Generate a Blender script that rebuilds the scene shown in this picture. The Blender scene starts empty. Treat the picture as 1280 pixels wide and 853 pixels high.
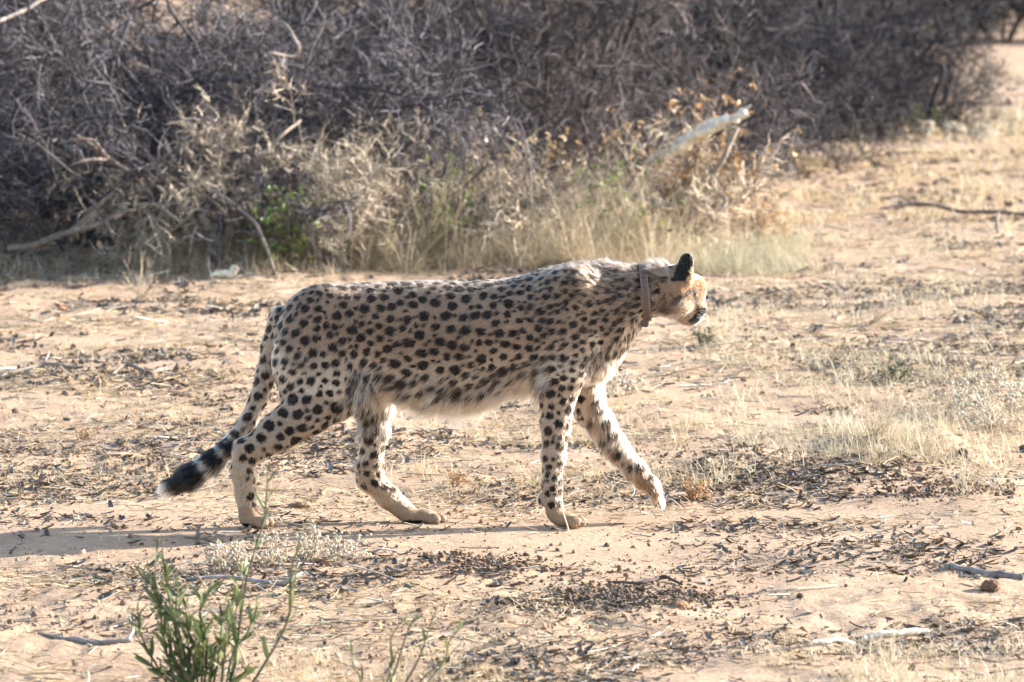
import bpy, math, random
import numpy as np
from mathutils import Vector, Matrix, Quaternion

R = math.radians
random.seed(7)
rng = np.random.default_rng(11)
scn = bpy.context.scene
col = scn.collection

# ------------------------------------------------------------------ camera
F_PX, H_CAM, PITCH = 6720.0, 2.0, math.atan(609.5 / 6720.0)
CAM = Vector((0.0, -15.95, H_CAM))
cam_d = bpy.data.cameras.new('camera')
cam = bpy.data.objects.new('camera', cam_d)
col.objects.link(cam)
cam.location = CAM
cam.rotation_euler = (math.pi / 2 - PITCH, 0, 0)
cam_d.sensor_width = 36.0
cam_d.lens = 36.0 * F_PX / 1280.0
cam_d.clip_end = 2000.0
cam_d.dof.use_dof = True
cam_d.dof.focus_distance = 16.0
cam_d.dof.aperture_fstop = cam_d.lens / 1000.0 / 0.025
scn.camera = cam

# ------------------------------------------------------------------ sky, sun, exposure
SUN_EL, SUN_AZ = R(20.0), R(21.0)       # azimuth measured from +x towards +y
world = bpy.data.worlds.new('World')
scn.world = world
world.use_nodes = True
wn, wl = world.node_tree.nodes, world.node_tree.links
wn.clear()
sky = wn.new('ShaderNodeTexSky')
sky.sky_type = 'NISHITA'
sky.sun_disc = False
sky.sun_elevation = SUN_EL
sky.sun_rotation = math.pi / 2 - SUN_AZ
sky.dust_density = 1.2
bg = wn.new('ShaderNodeBackground')
bg.inputs['Strength'].default_value = 0.13
wo = wn.new('ShaderNodeOutputWorld')
wl.new(sky.outputs[0], bg.inputs[0])
wl.new(bg.outputs[0], wo.inputs[0])
SUN = Vector((math.cos(SUN_EL) * math.cos(SUN_AZ), math.cos(SUN_EL) * math.sin(SUN_AZ), math.sin(SUN_EL)))
sd = bpy.data.lights.new('sun', 'SUN')
sd.energy = 5.0
sd.angle = R(0.53)
sd.color = (1.0, 0.93, 0.84)
so = bpy.data.objects.new('sun', sd)
col.objects.link(so)
so.rotation_euler = SUN.to_track_quat('Z', 'Y').to_euler()
so.location = SUN * 50
scn.view_settings.view_transform = 'Standard'
scn.view_settings.look = 'None'
scn.view_settings.gamma = 1.0
scn.view_settings.use_curve_mapping = False
scn.view_settings.exposure = 1.88
scn.render.engine = 'CYCLES'
scn.cycles.use_denoising = True
scn.cycles.max_bounces = 8
scn.cycles.diffuse_bounces = 4
scn.cycles.transparent_max_bounces = 8
scn.cycles_curves.shape = 'RIBBONS'

# ------------------------------------------------------------------ photo pixel -> place
SP, CP = math.sin(PITCH), math.cos(PITCH)
def ray(px, py):
    a, b = (px - 640.0) / F_PX, (426.5 - py) / F_PX
    return Vector((a, CP + b * SP, -SP + b * CP))
def at(px, py, Y):
    """point on the vertical plane y = Y"""
    d = ray(px, py)
    return CAM + d * ((Y - CAM.y) / d.y)
def on_ground(px, py):
    d = ray(px, py)
    return CAM + d * (-CAM.z / d.z)
PX = 1.0 / 420.0                         # metres per photo pixel at the animal

# ------------------------------------------------------------------ noise
def _hash(ix, iy, iz, seed):
    h = (ix * 374761393 + iy * 668265263 + iz * 1274126177 + seed * 974634777) & 0xFFFFFFFF
    h = ((h ^ (h >> 13)) * 1274126177) & 0xFFFFFFFF
    h = (h ^ (h >> 16)) & 0xFFFFFF
    return h / float(0xFFFFFF) * 2.0 - 1.0
def vnoise(p, seed=0):
    p = np.asarray(p, float)
    i = np.floor(p).astype(np.int64)
    f = p - i
    f = f * f * (3 - 2 * f)
    out = 0
    for dx in (0, 1):
        for dy in (0, 1):
            for dz in (0, 1):
                w = (f[:, 0] if dx else 1 - f[:, 0]) * (f[:, 1] if dy else 1 - f[:, 1]) * (f[:, 2] if dz else 1 - f[:, 2])
                out = out + w * _hash(i[:, 0] + dx, i[:, 1] + dy, i[:, 2] + dz, seed)
    return out
def fbm(p, oct=4, seed=0, gain=0.5):
    a, s, out = 1.0, 1.0, 0
    for k in range(oct):
        out = out + a * vnoise(np.asarray(p) * s, seed + k * 17)
        a *= gain; s *= 2.03
    return out
def fbm2(x, y, scale, oct=4, seed=0):
    x = np.asarray(x, float); y = np.asarray(y, float)
    p = np.stack([x.ravel() * scale, y.ravel() * scale, np.full(x.size, 0.37)], 1)
    return fbm(p, oct, seed).reshape(x.shape)

# ------------------------------------------------------------------ mesh helpers
def np_mesh(name, V, polys, colr=None, smooth=False):
    """polys: list of int arrays (n,k); colr: per-vertex rgb"""
    me = bpy.data.meshes.new(name)
    V = np.asarray(V, np.float32)
    me.vertices.add(len(V))
    me.vertices.foreach_set('co', V.ravel())
    polys = [np.asarray(q, np.int32) for q in polys if len(q)]
    nl = sum(q.size for q in polys); npoly = sum(len(q) for q in polys)
    me.loops.add(nl)
    me.polygons.add(npoly)
    me.loops.foreach_set('vertex_index', np.concatenate([q.ravel() for q in polys]))
    st, tot = [], []
    o = 0
    for q in polys:
        k = q.shape[1]
        st.append(o + np.arange(len(q)) * k)
        tot.append(np.full(len(q), k))
        o += q.size
    me.polygons.foreach_set('loop_start', np.concatenate(st).astype(np.int32))
    me.polygons.foreach_set('loop_total', np.concatenate(tot).astype(np.int32))
    if smooth:
        me.polygons.foreach_set('use_smooth', np.ones(npoly, bool))
    me.update(calc_edges=True)
    me.validate()
    if colr is not None:
        ca = me.color_attributes.new('Col', 'FLOAT_COLOR', 'POINT')
        c4 = np.ones((len(V), 4), np.float32)
        c4[:, :3] = colr
        ca.data.foreach_set('color', c4.ravel())
    return me
def link(name, me, mat, parent=None, loc=None):
    o = bpy.data.objects.new(name, me)
    col.objects.link(o)
    if mat is not None and me is not None and hasattr(me, 'materials') and len(me.materials) == 0:
        me.materials.append(mat)
    if parent is not None:
        o.parent = parent
    if loc is not None:
        o.location = loc
    return o
def tag(o, label=None, cat=None, group=None, kind=None):
    if label: o['label'] = label
    if cat: o['category'] = cat
    if group: o['group'] = group
    if kind: o['kind'] = kind
    return o
def empty(name, loc=(0, 0, 0)):
    o = bpy.data.objects.new(name, None)
    o.empty_display_size = 0.1
    col.objects.link(o)
    o.location = loc
    return o
class MB:
    def __init__(s):
        s.V, s.P, s.C, s.n = [], {3: [], 4: []}, [], 0
    def add(s, V, polys, c=(1, 1, 1)):
        V = np.asarray(V, float)
        for q in polys:
            q = np.asarray(q)
            if len(q): s.P[q.shape[1]].append(q + s.n)
        s.V.append(V)
        c = np.asarray(c, float)
        s.C.append(np.broadcast_to(c, (len(V), 3)) if c.ndim == 1 else c)
        s.n += len(V)
    def mesh(s, name, smooth=False):
        return np_mesh(name, np.concatenate(s.V), [np.concatenate(v) for v in s.P.values() if v], np.concatenate(s.C), smooth)
def spline(pts, n):
    """Catmull-Rom through pts (m,k) resampled at n points"""
    pts = np.asarray(pts, float)
    m = len(pts)
    if m < 3:
        t = np.linspace(0, 1, n)[:, None]
        return pts[0] * (1 - t) + pts[-1] * t
    e = np.vstack([2 * pts[0] - pts[1], pts, 2 * pts[-1] - pts[-2]])
    u = np.linspace(0, m - 1 - 1e-9, n)
    i = u.astype(int); f = (u - i)[:, None]
    p0, p1, p2, p3 = e[i], e[i + 1], e[i + 2], e[i + 3]
    return 0.5 * ((2 * p1) + (-p0 + p2) * f + (2 * p0 - 5 * p1 + 4 * p2 - p3) * f ** 2 + (-p0 + 3 * p1 - 3 * p2 + p3) * f ** 3)
def tube(path, rad, sides=5, cap=True, rough=0.0, seed=0):
    path = np.asarray(path, float); n = len(path)
    rad = np.broadcast_to(np.asarray(rad, float), (n,))
    tan = np.gradient(path, axis=0)
    tan /= np.linalg.norm(tan, axis=1)[:, None] + 1e-12
    ref = np.array([0.31, 0.22, 0.92]) if abs(tan[0, 2]) < 0.8 else np.array([0.9, 0.31, 0.2])
    a = np.cross(tan, ref); a /= np.linalg.norm(a, axis=1)[:, None] + 1e-12
    b = np.cross(tan, a)
    th = np.arange(sides) / sides * 2 * np.pi
    rr = rad[:, None] * np.ones(sides)[None]
    if rough:
        g = np.stack([np.repeat(np.arange(n) * (9.0 / n) + seed, sides), np.tile(np.cos(th) * 1.3, n), np.tile(np.sin(th) * 1.3, n)], 1)
        rr = rr * (1 + rough * fbm(g, 3, seed).reshape(n, sides))
    V = path[:, None, :] + rr[..., None] * (np.cos(th)[None, :, None] * a[:, None, :] + np.sin(th)[None, :, None] * b[:, None, :])
    V = V.reshape(-1, 3)
    i = np.arange(n - 1)[:, None] * sides
    j = np.arange(sides)[None]
    jn = (j + 1) % sides
    Q = np.stack([i + j, i + jn, i + sides + jn, i + sides + j], -1).reshape(-1, 4)
    T = np.zeros((0, 3), int)
    if cap:
        V = np.vstack([V, path[0] - tan[0] * rad[0] * 0.3, path[-1] + tan[-1] * rad[-1] * 0.3])
        k = len(V)
        jj = np.arange(sides); jjn = (jj + 1) % sides
        T = np.vstack([np.stack([jjn, jj, np.full(sides, k - 2)], 1),
                       np.stack([(n - 1) * sides + jj, (n - 1) * sides + jjn, np.full(sides, k - 1)], 1)])
    return V, [Q, T]
def rot_rand(n, flat=0.0):
    """n random rotations; flat=1 keeps local z upright"""
    yaw = rng.uniform(0, 2 * np.pi, n)
    tx = rng.normal(0, 1, n) * (1 - flat) * 0.9
    ty = rng.normal(0, 1, n) * (1 - flat) * 0.9
    c, s = np.cos, np.sin
    Z = np.zeros(n); O = np.ones(n)
    Rz = np.stack([c(yaw), -s(yaw), Z, s(yaw), c(yaw), Z, Z, Z, O], 1).reshape(n, 3, 3)
    Rx = np.stack([O, Z, Z, Z, c(tx), -s(tx), Z, s(tx), c(tx)], 1).reshape(n, 3, 3)
    Ry = np.stack([c(ty), Z, s(ty), Z, O, Z, -s(ty), Z, c(ty)], 1).reshape(n, 3, 3)
    return Rz @ Rx @ Ry
def scatter(mb, V, polys, pos, rot, scale, c):
    n, nv = len(pos), len(V)
    scale = np.asarray(scale, float)
    if scale.ndim == 1: scale = scale[:, None] * np.ones(3)
    W = np.einsum('nij,nvj->nvi', rot, V[None] * scale[:, None, :]) + pos[:, None, :]
    off = (np.arange(n) * nv)[:, None, None]
    mb.add(W.reshape(-1, 3), [(q[None] + off).reshape(-1, q.shape[1]) for q in polys], np.repeat(c, nv, 0))
def ico(level=1):
    t = (1 + 5 ** .5) / 2
    V = np.array([(-1, t, 0), (1, t, 0), (-1, -t, 0), (1, -t, 0), (0, -1, t), (0, 1, t), (0, -1, -t), (0, 1, -t), (t, 0, -1), (t, 0, 1), (-t, 0, -1), (-t, 0, 1)], float)
    Fc = [(0, 11, 5), (0, 5, 1), (0, 1, 7), (0, 7, 10), (0, 10, 11), (1, 5, 9), (5, 11, 4), (11, 10, 2), (10, 7, 6), (7, 1, 8), (3, 9, 4), (3, 4, 2), (3, 2, 6), (3, 6, 8), (3, 8, 9), (4, 9, 5), (2, 4, 11), (6, 2, 10), (8, 6, 7), (9, 8, 1)]
    V = [v / np.linalg.norm(v) for v in V]
    for _ in range(level - 1):
        cache, nf = {}, []
        def mid(a, b):
            k = (min(a, b), max(a, b))
            if k not in cache:
                m = V[a] + V[b]; V.append(m / np.linalg.norm(m)); cache[k] = len(V) - 1
            return cache[k]
        for a, b, c in Fc:
            d, e, f = mid(a, b), mid(b, c), mid(c, a)
            nf += [(a, d, f), (b, e, d), (c, f, e), (d, e, f)]
        Fc = nf
    return np.array(V), np.array(Fc)

# ------------------------------------------------------------------ materials
def new_mat(name):
    m = bpy.data.materials.new(name)
    m.use_nodes = True
    nt = m.node_tree
    return m, nt, nt.nodes['Principled BSDF']
def vcol_mat(name, rough=0.85, grain=0.25, scale=60.0, bump=0.0, spec=0.25, trans=0.0, stretch=None):
    m, nt, b = new_mat(name)
    at_ = nt.nodes.new('ShaderNodeAttribute'); at_.attribute_name = 'Col'
    tc = nt.nodes.new('ShaderNodeTexCoord')
    nz = nt.nodes.new('ShaderNodeTexNoise'); nz.inputs['Scale'].default_value = scale; nz.inputs['Detail'].default_value = 4
    if stretch:
        mp = nt.nodes.new('ShaderNodeMapping'); mp.inputs['Scale'].default_value = stretch
        nt.links.new(tc.outputs['Object'], mp.inputs[0]); nt.links.new(mp.outputs[0], nz.inputs[0])
    else:
        nt.links.new(tc.outputs['Object'], nz.inputs[0])
    mr = nt.nodes.new('ShaderNodeMapRange')
    mr.inputs[1].default_value = 0.3; mr.inputs[2].default_value = 0.7
    mr.inputs[3].default_value = 1 - grain; mr.inputs[4].default_value = 1 + grain
    nt.links.new(nz.outputs[0], mr.inputs[0])
    mx = nt.nodes.new('ShaderNodeMix'); mx.data_type = 'RGBA'; mx.blend_type = 'MULTIPLY'; mx.inputs[0].default_value = 1
    nt.links.new(at_.outputs['Color'], mx.inputs[6]); nt.links.new(mr.outputs[0], mx.inputs[7])
    nt.links.new(mx.outputs[2], b.inputs['Base Color'])
    b.inputs['Roughness'].default_value = rough
    b.inputs['Specular IOR Level'].default_value = spec
    if bump:
        bp = nt.nodes.new('ShaderNodeBump'); bp.inputs['Strength'].default_value = bump; bp.inputs['Distance'].default_value = 0.01
        nt.links.new(nz.outputs[0], bp.inputs['Height']); nt.links.new(bp.outputs[0], b.inputs['Normal'])
    if trans:
        out = nt.nodes['Material Output']
        tr = nt.nodes.new('ShaderNodeBsdfTranslucent')
        ms = nt.nodes.new('ShaderNodeMixShader'); ms.inputs[0].default_value = trans
        nt.links.new(mx.outputs[2], tr.inputs[0])
        nt.links.new(b.outputs[0], ms.inputs[1]); nt.links.new(tr.outputs[0], ms.inputs[2])
        nt.links.new(ms.outputs[0], out.inputs[0])
    return m
M_LITTER = vcol_mat('litter', 0.85, 0.3, 90)
M_STRAW = vcol_mat('straw', 0.6, 0.2, 40, spec=0.35, trans=0.3)
M_WOOD = vcol_mat('dead_wood', 0.8, 0.35, 35, bump=0.6)
M_TWIG = vcol_mat('thorn_twig', 0.75, 0.35, 9, spec=0.3)
M_LEAF = vcol_mat('green_leaf', 0.5, 0.2, 30, spec=0.4, trans=0.3)
M_CLOD = vcol_mat('clod', 0.95, 0.35, 70, bump=0.7, spec=0.1)

def ground_mat():
    m, nt, b = new_mat('sandy_ground')
    N, L = nt.nodes, nt.links
    geo = N.new('ShaderNodeNewGeometry')
    def noise(scale, detail=6, rough=0.6, dist=0.0):
        n = N.new('ShaderNodeTexNoise'); n.inputs['Scale'].default_value = scale
        n.inputs['Detail'].default_value = detail; n.inputs['Roughness'].default_value = rough; n.inputs['Distortion'].default_value = dist
        L.new(geo.outputs['Position'], n.inputs[0]); return n
    def ramp(n, p0, p1, c0, c1):
        r = N.new('ShaderNodeValToRGB'); r.color_ramp.elements[0].position = p0; r.color_ramp.elements[1].position = p1
        r.color_ramp.elements[0].color = (*c0, 1); r.color_ramp.elements[1].color = (*c1, 1)
        L.new(n.outputs[0], r.inputs[0]); return r
    def mix(f, a, bb, mode='MIX'):
        x = N.new('ShaderNodeMix'); x.data_type = 'RGBA'; x.blend_type = mode
        if isinstance(f, float): x.inputs[0].default_value = f
        else: L.new(f, x.inputs[0])
        L.new(a, x.inputs[6]); L.new(bb, x.inputs[7]); return x.outputs[2]
    base = ramp(noise(1.4, 5), 0.35, 0.68, (0.385, 0.27, 0.183), (0.475, 0.35, 0.25))
    fine = ramp(noise(38, 5, 0.7), 0.3, 0.7, (0.72, 0.70, 0.68), (1.15, 1.14, 1.12))
    c = mix(1.0, base.outputs[0], fine.outputs[0], 'MULTIPLY')
    grit = ramp(noise(150, 2, 0.6), 0.60, 0.72, (1, 1, 1), (0.55, 0.52, 0.5))
    c = mix(0.8, c, grit.outputs[0], 'MULTIPLY')
    soil = ramp(noise(3.3, 6, 0.65, 0.4), 0.56, 0.70, (0, 0, 0), (1, 1, 1))
    dark = N.new('ShaderNodeRGB'); dark.outputs[0].default_value = (0.21, 0.155, 0.115, 1)
    f = N.new('ShaderNodeMath'); f.operation = 'MULTIPLY'; f.inputs[1].default_value = 0.6
    L.new(soil.outputs[0], f.inputs[0])
    c = mix(f.outputs[0], c, dark.outputs[0])
    L.new(c, b.inputs['Base Color'])
    b.inputs['Roughness'].default_value = 0.95
    b.inputs['Specular IOR Level'].default_value = 0.1
    bn = noise(60, 6, 0.7)
    bp = N.new('ShaderNodeBump'); bp.inputs['Strength'].default_value = 0.8; bp.inputs['Distance'].default_value = 0.012
    L.new(bn.outputs[0], bp.inputs['Height']); L.new(bp.outputs[0], b.inputs['Normal'])
    return m

# ------------------------------------------------------------------ terrain
MOUNDS = []
def add_mound(px, py, rx, ry, h):
    g = on_ground(px, py); MOUNDS.append((g.x, g.y, rx, ry, h))
add_mound(1085, 565, 0.16, 0.35, 0.055)
add_mound(1175, 560, 0.10, 0.30, 0.06)
add_mound(750, 752, 0.25, 0.45, 0.012)
add_mound(930, 575, 0.14, 0.3, 0.03)
add_mound(1230, 640, 0.2, 0.4, 0.03)
add_mound(560, 720, 0.3, 0.5, 0.015)
add_mound(60, 480, 0.3, 0.6, 0.03)
def ground_z(x, y):
    x = np.asarray(x, float); y = np.asarray(y, float)
    z = 0.030 * fbm2(x, y, 0.9, 3, 3) + 0.012 * fbm2(x, y, 4.5, 3, 9)
    m = np.clip(fbm2(x, y, 1.7, 3, 21) * 1.2 + 0.35, 0.15, 1)
    z = z + 0.010 * m * fbm2(x, y, 22, 3, 31)
    # trodden flat strip where the animal walks
    flat = np.exp(-((y) / 0.75) ** 2) * (np.abs(x) < 2.2)
    z = z * (1 - 0.85 * flat)
    for mx, my, rx, ry, h in MOUNDS:
        z = z + h * np.exp(-((x - mx) / rx) ** 2 - ((y - my) / ry) ** 2)
    far = np.clip((np.hypot(x, y) - 60) / 100, 0, 1)
    return z + far * 0.4 * fbm2(x, y, 0.02, 2, 5)
def gz(p):
    return float(ground_z(np.array([p[0]]), np.array([p[1]]))[0])
def G(px, py):
    p = on_ground(px, py); p.z = gz(p); return p
def G_many(px, py):
    px = np.asarray(px, float); py = np.asarray(py, float)
    a, b = (px - 640.0) / F_PX, (426.5 - py) / F_PX
    t = -H_CAM / (-SP + b * CP)
    x = CAM.x + a * t; y = CAM.y + (CP + b * SP) * t
    return np.stack([x, y, ground_z(x, y)], 1)
def axis(lo, hi, step, far, growth=1.25):
    core = np.arange(lo, hi + step / 2, step)
    s, out = step, []
    v = core[-1]
    while v < far:
        s *= growth; v += s; out.append(v)
    s, outl = step, []
    v = core[0]
    while v > -far:
        s *= growth; v -= s; outl.append(v)
    return np.concatenate([outl[::-1], core, out])
xs = axis(-2.6, 3.4, 0.019, 400)
ys1 = np.arange(-4.2, 9.5, 0.026)
ys2 = np.arange(9.5, 24, 0.06)
ys3 = np.arange(24, 60, 0.3)
tail_ = [60.0]
while tail_[-1] < 900: tail_.append(tail_[-1] * 1.25)
head_ = [-4.3]
s_ = 0.1
while head_[0] > -300: s_ *= 1.3; head_.insert(0, head_[0] - s_)
ys = np.concatenate([head_, ys1, ys2, ys3, tail_])
X, Y = np.meshgrid(xs, ys)
Z = ground_z(X, Y)
nx, ny = len(xs), len(ys)
ii = np.arange(ny - 1)[:, None] * nx + np.arange(nx - 1)[None]
Qd = np.stack([ii, ii + 1, ii + nx + 1, ii + nx], -1).reshape(-1, 4)
ground = link('ground', np_mesh('ground', np.stack([X, Y, Z], -1).reshape(-1, 3), [Qd], None, True), ground_mat())
tag(ground, kind='structure')

# ------------------------------------------------------------------ thorn bushes
def twig_path(p, d, L, n, wander, droop):
    pts = [p]
    for k in range(n):
        d = d + np.array([random.gauss(0, wander), random.gauss(0, wander), random.gauss(0, wander) - droop])
        d = d / np.linalg.norm(d)
        p = p + d * (L / n)
        pts.append(p)
    return np.array(pts), d
def perp_dir(d, ang):
    r = np.array([random.gauss(0, 1) for _ in range(3)])
    r -= d * r.dot(d); r /= np.linalg.norm(r)
    return d * math.cos(ang) + r * math.sin(ang)
def branch_mesh(name, L=1.0, seed=0, nsec=11, nter=7, nq=2, r0=0.010, base=(0.19, 0.155, 0.145), droop=0.05, pale=(0.6, 0.75, 0.9, 1.2, 4.2)):  # pale: random twig tones, the brightest standing in for sunlit highlights
    random.seed(seed)
    mb = MB()
    def bark(v):
        k = random.uniform(0.6, 1.35) * v
        return np.array(base) * k * np.array([random.uniform(.95, 1.05), 1.0, random.uniform(.93, 1.08)])
    main, _ = twig_path(np.zeros(3), np.array([0, 0, 1.0]), L, 8, 0.16, droop)
    main = spline(main, 11)
    mb.add(*tube(main, np.linspace(r0, r0 * 0.3, 11), 5, True, 0.1, seed), bark(1.0))
    for a in range(nsec):
        t = 0.12 + 0.86 * (a + random.random()) / nsec
        i = min(int(t * 10), 9)
        p = main[i] + (main[i + 1] - main[i]) * (t * 10 - i)
        d = main[i + 1] - main[i]; d /= np.linalg.norm(d)
        L2 = L * random.uniform(0.25, 0.5) * (1.15 - 0.6 * t)
        sec, _ = twig_path(p, perp_dir(d, random.uniform(0.5, 1.2)), L2, 5, 0.20, droop)
        c2 = bark(1.05)
        mb.add(*tube(sec, np.linspace(r0 * 0.5, r0 * 0.25, 6), 3, False), c2)
        for b in range(nter):
            u = random.uniform(0.1, 1.0) * 4.99
            j = int(u)
            p3 = sec[j] + (sec[j + 1] - sec[j]) * (u - j)
            d3 = sec[j + 1] - sec[j]; d3 /= np.linalg.norm(d3)
            L3 = L * random.uniform(0.09, 0.26)
            ter, _ = twig_path(p3, perp_dir(d3, random.uniform(0.5, 1.3)), L3, 3, 0.22, droop * 0.6)
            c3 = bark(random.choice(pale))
            mb.add(*tube(ter, np.linspace(r0 * 0.30, r0 * 0.15, 4), 3, False), c3)
            for q in range(nq):
                j = random.randint(0, 2)
                d4 = ter[j + 1] - ter[j]; d4 /= np.linalg.norm(d4)
                f4, _ = twig_path(ter[j + 1], perp_dir(d4, random.uniform(0.6, 1.3)), L * random.uniform(0.04, 0.12), 2, 0.25, 0)
                mb.add(*tube(f4, np.linspace(r0 * 0.22, r0 * 0.10, 3), 3, False), c3)
    me = mb.mesh(name)
    me.materials.append(M_TWIG)
    return me
GREY, BROWN, PURP = (0.058, 0.052, 0.057), (0.07, 0.056, 0.053), (0.024, 0.0225, 0.029)  # PURP: rear bushes' deep self-shadow painted into the twig colour
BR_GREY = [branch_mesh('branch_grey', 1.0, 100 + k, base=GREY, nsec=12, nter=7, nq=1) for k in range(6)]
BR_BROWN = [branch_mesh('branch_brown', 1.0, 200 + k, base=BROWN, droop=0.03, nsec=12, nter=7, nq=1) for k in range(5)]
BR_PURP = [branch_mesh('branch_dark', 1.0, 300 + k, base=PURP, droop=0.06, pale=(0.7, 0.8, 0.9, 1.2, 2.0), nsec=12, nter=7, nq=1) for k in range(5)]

def bush(name, label, cx, cy, rx, ry, h, n_limb, n_br, meshes, base_col, seed, size=(0.55, 1.05), group='dead thorn bushes', low=0.0, cat='bush'):
    random.seed(seed)
    root = empty(name, (cx, cy, gz((cx, cy))))
    tag(root, label, cat, group)
    anchors = []
    for k in range(n_limb):
        az = 2 * math.pi * (k + random.random()) / n_limb
        out = random.uniform(0.45, 1.0)
        hh = h * random.uniform(0.5, 1.0)
        p0 = np.array([random.uniform(-.25, .25) * rx, random.uniform(-.25, .25) * ry, -0.05])
        p3 = np.array([math.cos(az) * rx * out, math.sin(az) * ry * out, hh * (1.0 - 0.55 * out * random.random())])
        p1 = p0 + (p3 - p0) * 0.35 + np.array([random.gauss(0, .1), random.gauss(0, .1), h * 0.18])
        p2 = p0 + (p3 - p0) * 0.7 + np.array([random.gauss(0, .12), random.gauss(0, .12), h * 0.16])
        path = spline([p0, p1, p2, p3], 16)
        r = random.uniform(0.014, 0.034) * (0.7 + 0.3 * h / 2)
        mb = MB(); mb.add(*tube(path, np.linspace(r, r * 0.3, 16), 7, True, 0.18, seed + k), np.array(base_col) * random.uniform(0.8, 1.3))
        link('limb', mb.mesh('limb', True), M_TWIG, root)
        anchors.append(path)
    for k in range(n_br):
        path = random.choice(anchors)
        i = random.randint(4, 15)
        p = path[i] + np.array([random.gauss(0, .10) * rx, random.gauss(0, .10) * ry, random.gauss(0, .05)])
        if low and random.random() < low:
            az = random.uniform(0, 2 * math.pi)
            q = math.sqrt(random.random())
            p = np.array([math.cos(az) * rx * q, math.sin(az) * ry * q, random.uniform(0.05, 0.5) * h * 0.6])
        if vnoise(np.array([[p[0] * 2.3 + seed, p[1] * 1.2, p[2] * 2.3]]), seed)[0] < -0.30: continue
        rad = np.array([p[0] / rx, p[1] / ry, 0.0])
        d = Vector((rad[0] * 0.7 + random.gauss(0, .55), rad[1] * 0.7 + random.gauss(0, .55), 0.30 + random.gauss(0, .55)))
        if p[2] < 0.35 and d.z < 0: d.z = abs(d.z)
        o = bpy.data.objects.new('branch', random.choice(meshes))
        col.objects.link(o); o.parent = root
        o.location = p
        q = d.normalized().to_track_quat('Z', 'Y') @ Quaternion((0, 0, 1), random.uniform(0, 6.28))
        o.rotation_mode = 'QUATERNION'; o.rotation_quaternion = q
        o.scale = [random.uniform(*size)] * 3
    return root
big_bush = bush('thorn_bush', 'large tangled grey leafless thorn bush filling the upper left, nearest to the sandy clearing', -1.95, 11.1, 1.6, 1.25, 2.0, 16, 400, BR_GREY, GREY, 41, low=0.6)
bush('thorn_bush', 'brown twiggy thorn bush in the upper middle behind the pale dry grass', 0.1, 13.7, 1.2, 1.1, 1.8, 10, 300, BR_BROWN + BR_GREY[:2], BROWN, 42, size=(0.45, 0.85), low=0.6)
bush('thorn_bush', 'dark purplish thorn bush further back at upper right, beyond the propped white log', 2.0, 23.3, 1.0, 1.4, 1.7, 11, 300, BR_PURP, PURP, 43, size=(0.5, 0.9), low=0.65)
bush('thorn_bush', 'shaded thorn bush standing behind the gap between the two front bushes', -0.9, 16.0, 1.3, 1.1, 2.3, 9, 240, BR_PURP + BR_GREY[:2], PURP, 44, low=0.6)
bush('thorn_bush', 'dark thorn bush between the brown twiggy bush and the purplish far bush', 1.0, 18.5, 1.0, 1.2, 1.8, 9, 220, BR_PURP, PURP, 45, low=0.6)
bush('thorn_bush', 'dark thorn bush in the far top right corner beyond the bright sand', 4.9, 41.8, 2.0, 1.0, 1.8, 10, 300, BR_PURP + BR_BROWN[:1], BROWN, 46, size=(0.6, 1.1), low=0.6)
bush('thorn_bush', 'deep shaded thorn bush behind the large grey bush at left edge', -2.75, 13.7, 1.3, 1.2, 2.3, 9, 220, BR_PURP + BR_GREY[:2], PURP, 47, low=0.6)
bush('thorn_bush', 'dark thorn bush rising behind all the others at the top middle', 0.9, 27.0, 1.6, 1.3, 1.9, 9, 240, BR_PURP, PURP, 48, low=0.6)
BR_TAN = [branch_mesh('branch_tan', 1.0, 400 + k, base=(0.34, 0.28, 0.21), droop=0.04, nsec=11, nter=6, nq=1) for k in range(4)]  # tan twigs, lightened in colour to replace sunlight the bush blocks
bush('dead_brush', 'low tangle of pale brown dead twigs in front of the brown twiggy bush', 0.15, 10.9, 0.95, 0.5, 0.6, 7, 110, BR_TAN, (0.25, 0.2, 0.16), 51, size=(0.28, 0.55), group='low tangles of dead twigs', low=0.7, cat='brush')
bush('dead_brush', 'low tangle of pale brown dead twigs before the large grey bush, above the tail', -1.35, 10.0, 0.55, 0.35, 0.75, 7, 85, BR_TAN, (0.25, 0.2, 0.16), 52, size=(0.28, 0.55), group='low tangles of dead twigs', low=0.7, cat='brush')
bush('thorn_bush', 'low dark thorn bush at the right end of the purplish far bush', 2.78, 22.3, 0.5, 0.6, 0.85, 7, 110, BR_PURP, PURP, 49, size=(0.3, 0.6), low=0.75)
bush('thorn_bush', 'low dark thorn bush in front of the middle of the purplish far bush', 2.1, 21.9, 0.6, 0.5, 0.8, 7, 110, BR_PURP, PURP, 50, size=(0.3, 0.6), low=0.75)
bush('dead_brush', 'low straw coloured tangle of dead twigs between the small green shrub and tall dry grass', -0.6, 10.35, 0.5, 0.35, 0.6, 6, 70, BR_TAN, (0.3, 0.24, 0.18), 53, size=(0.28, 0.55), group='low tangles of dead twigs', low=0.7, cat='brush')

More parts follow.
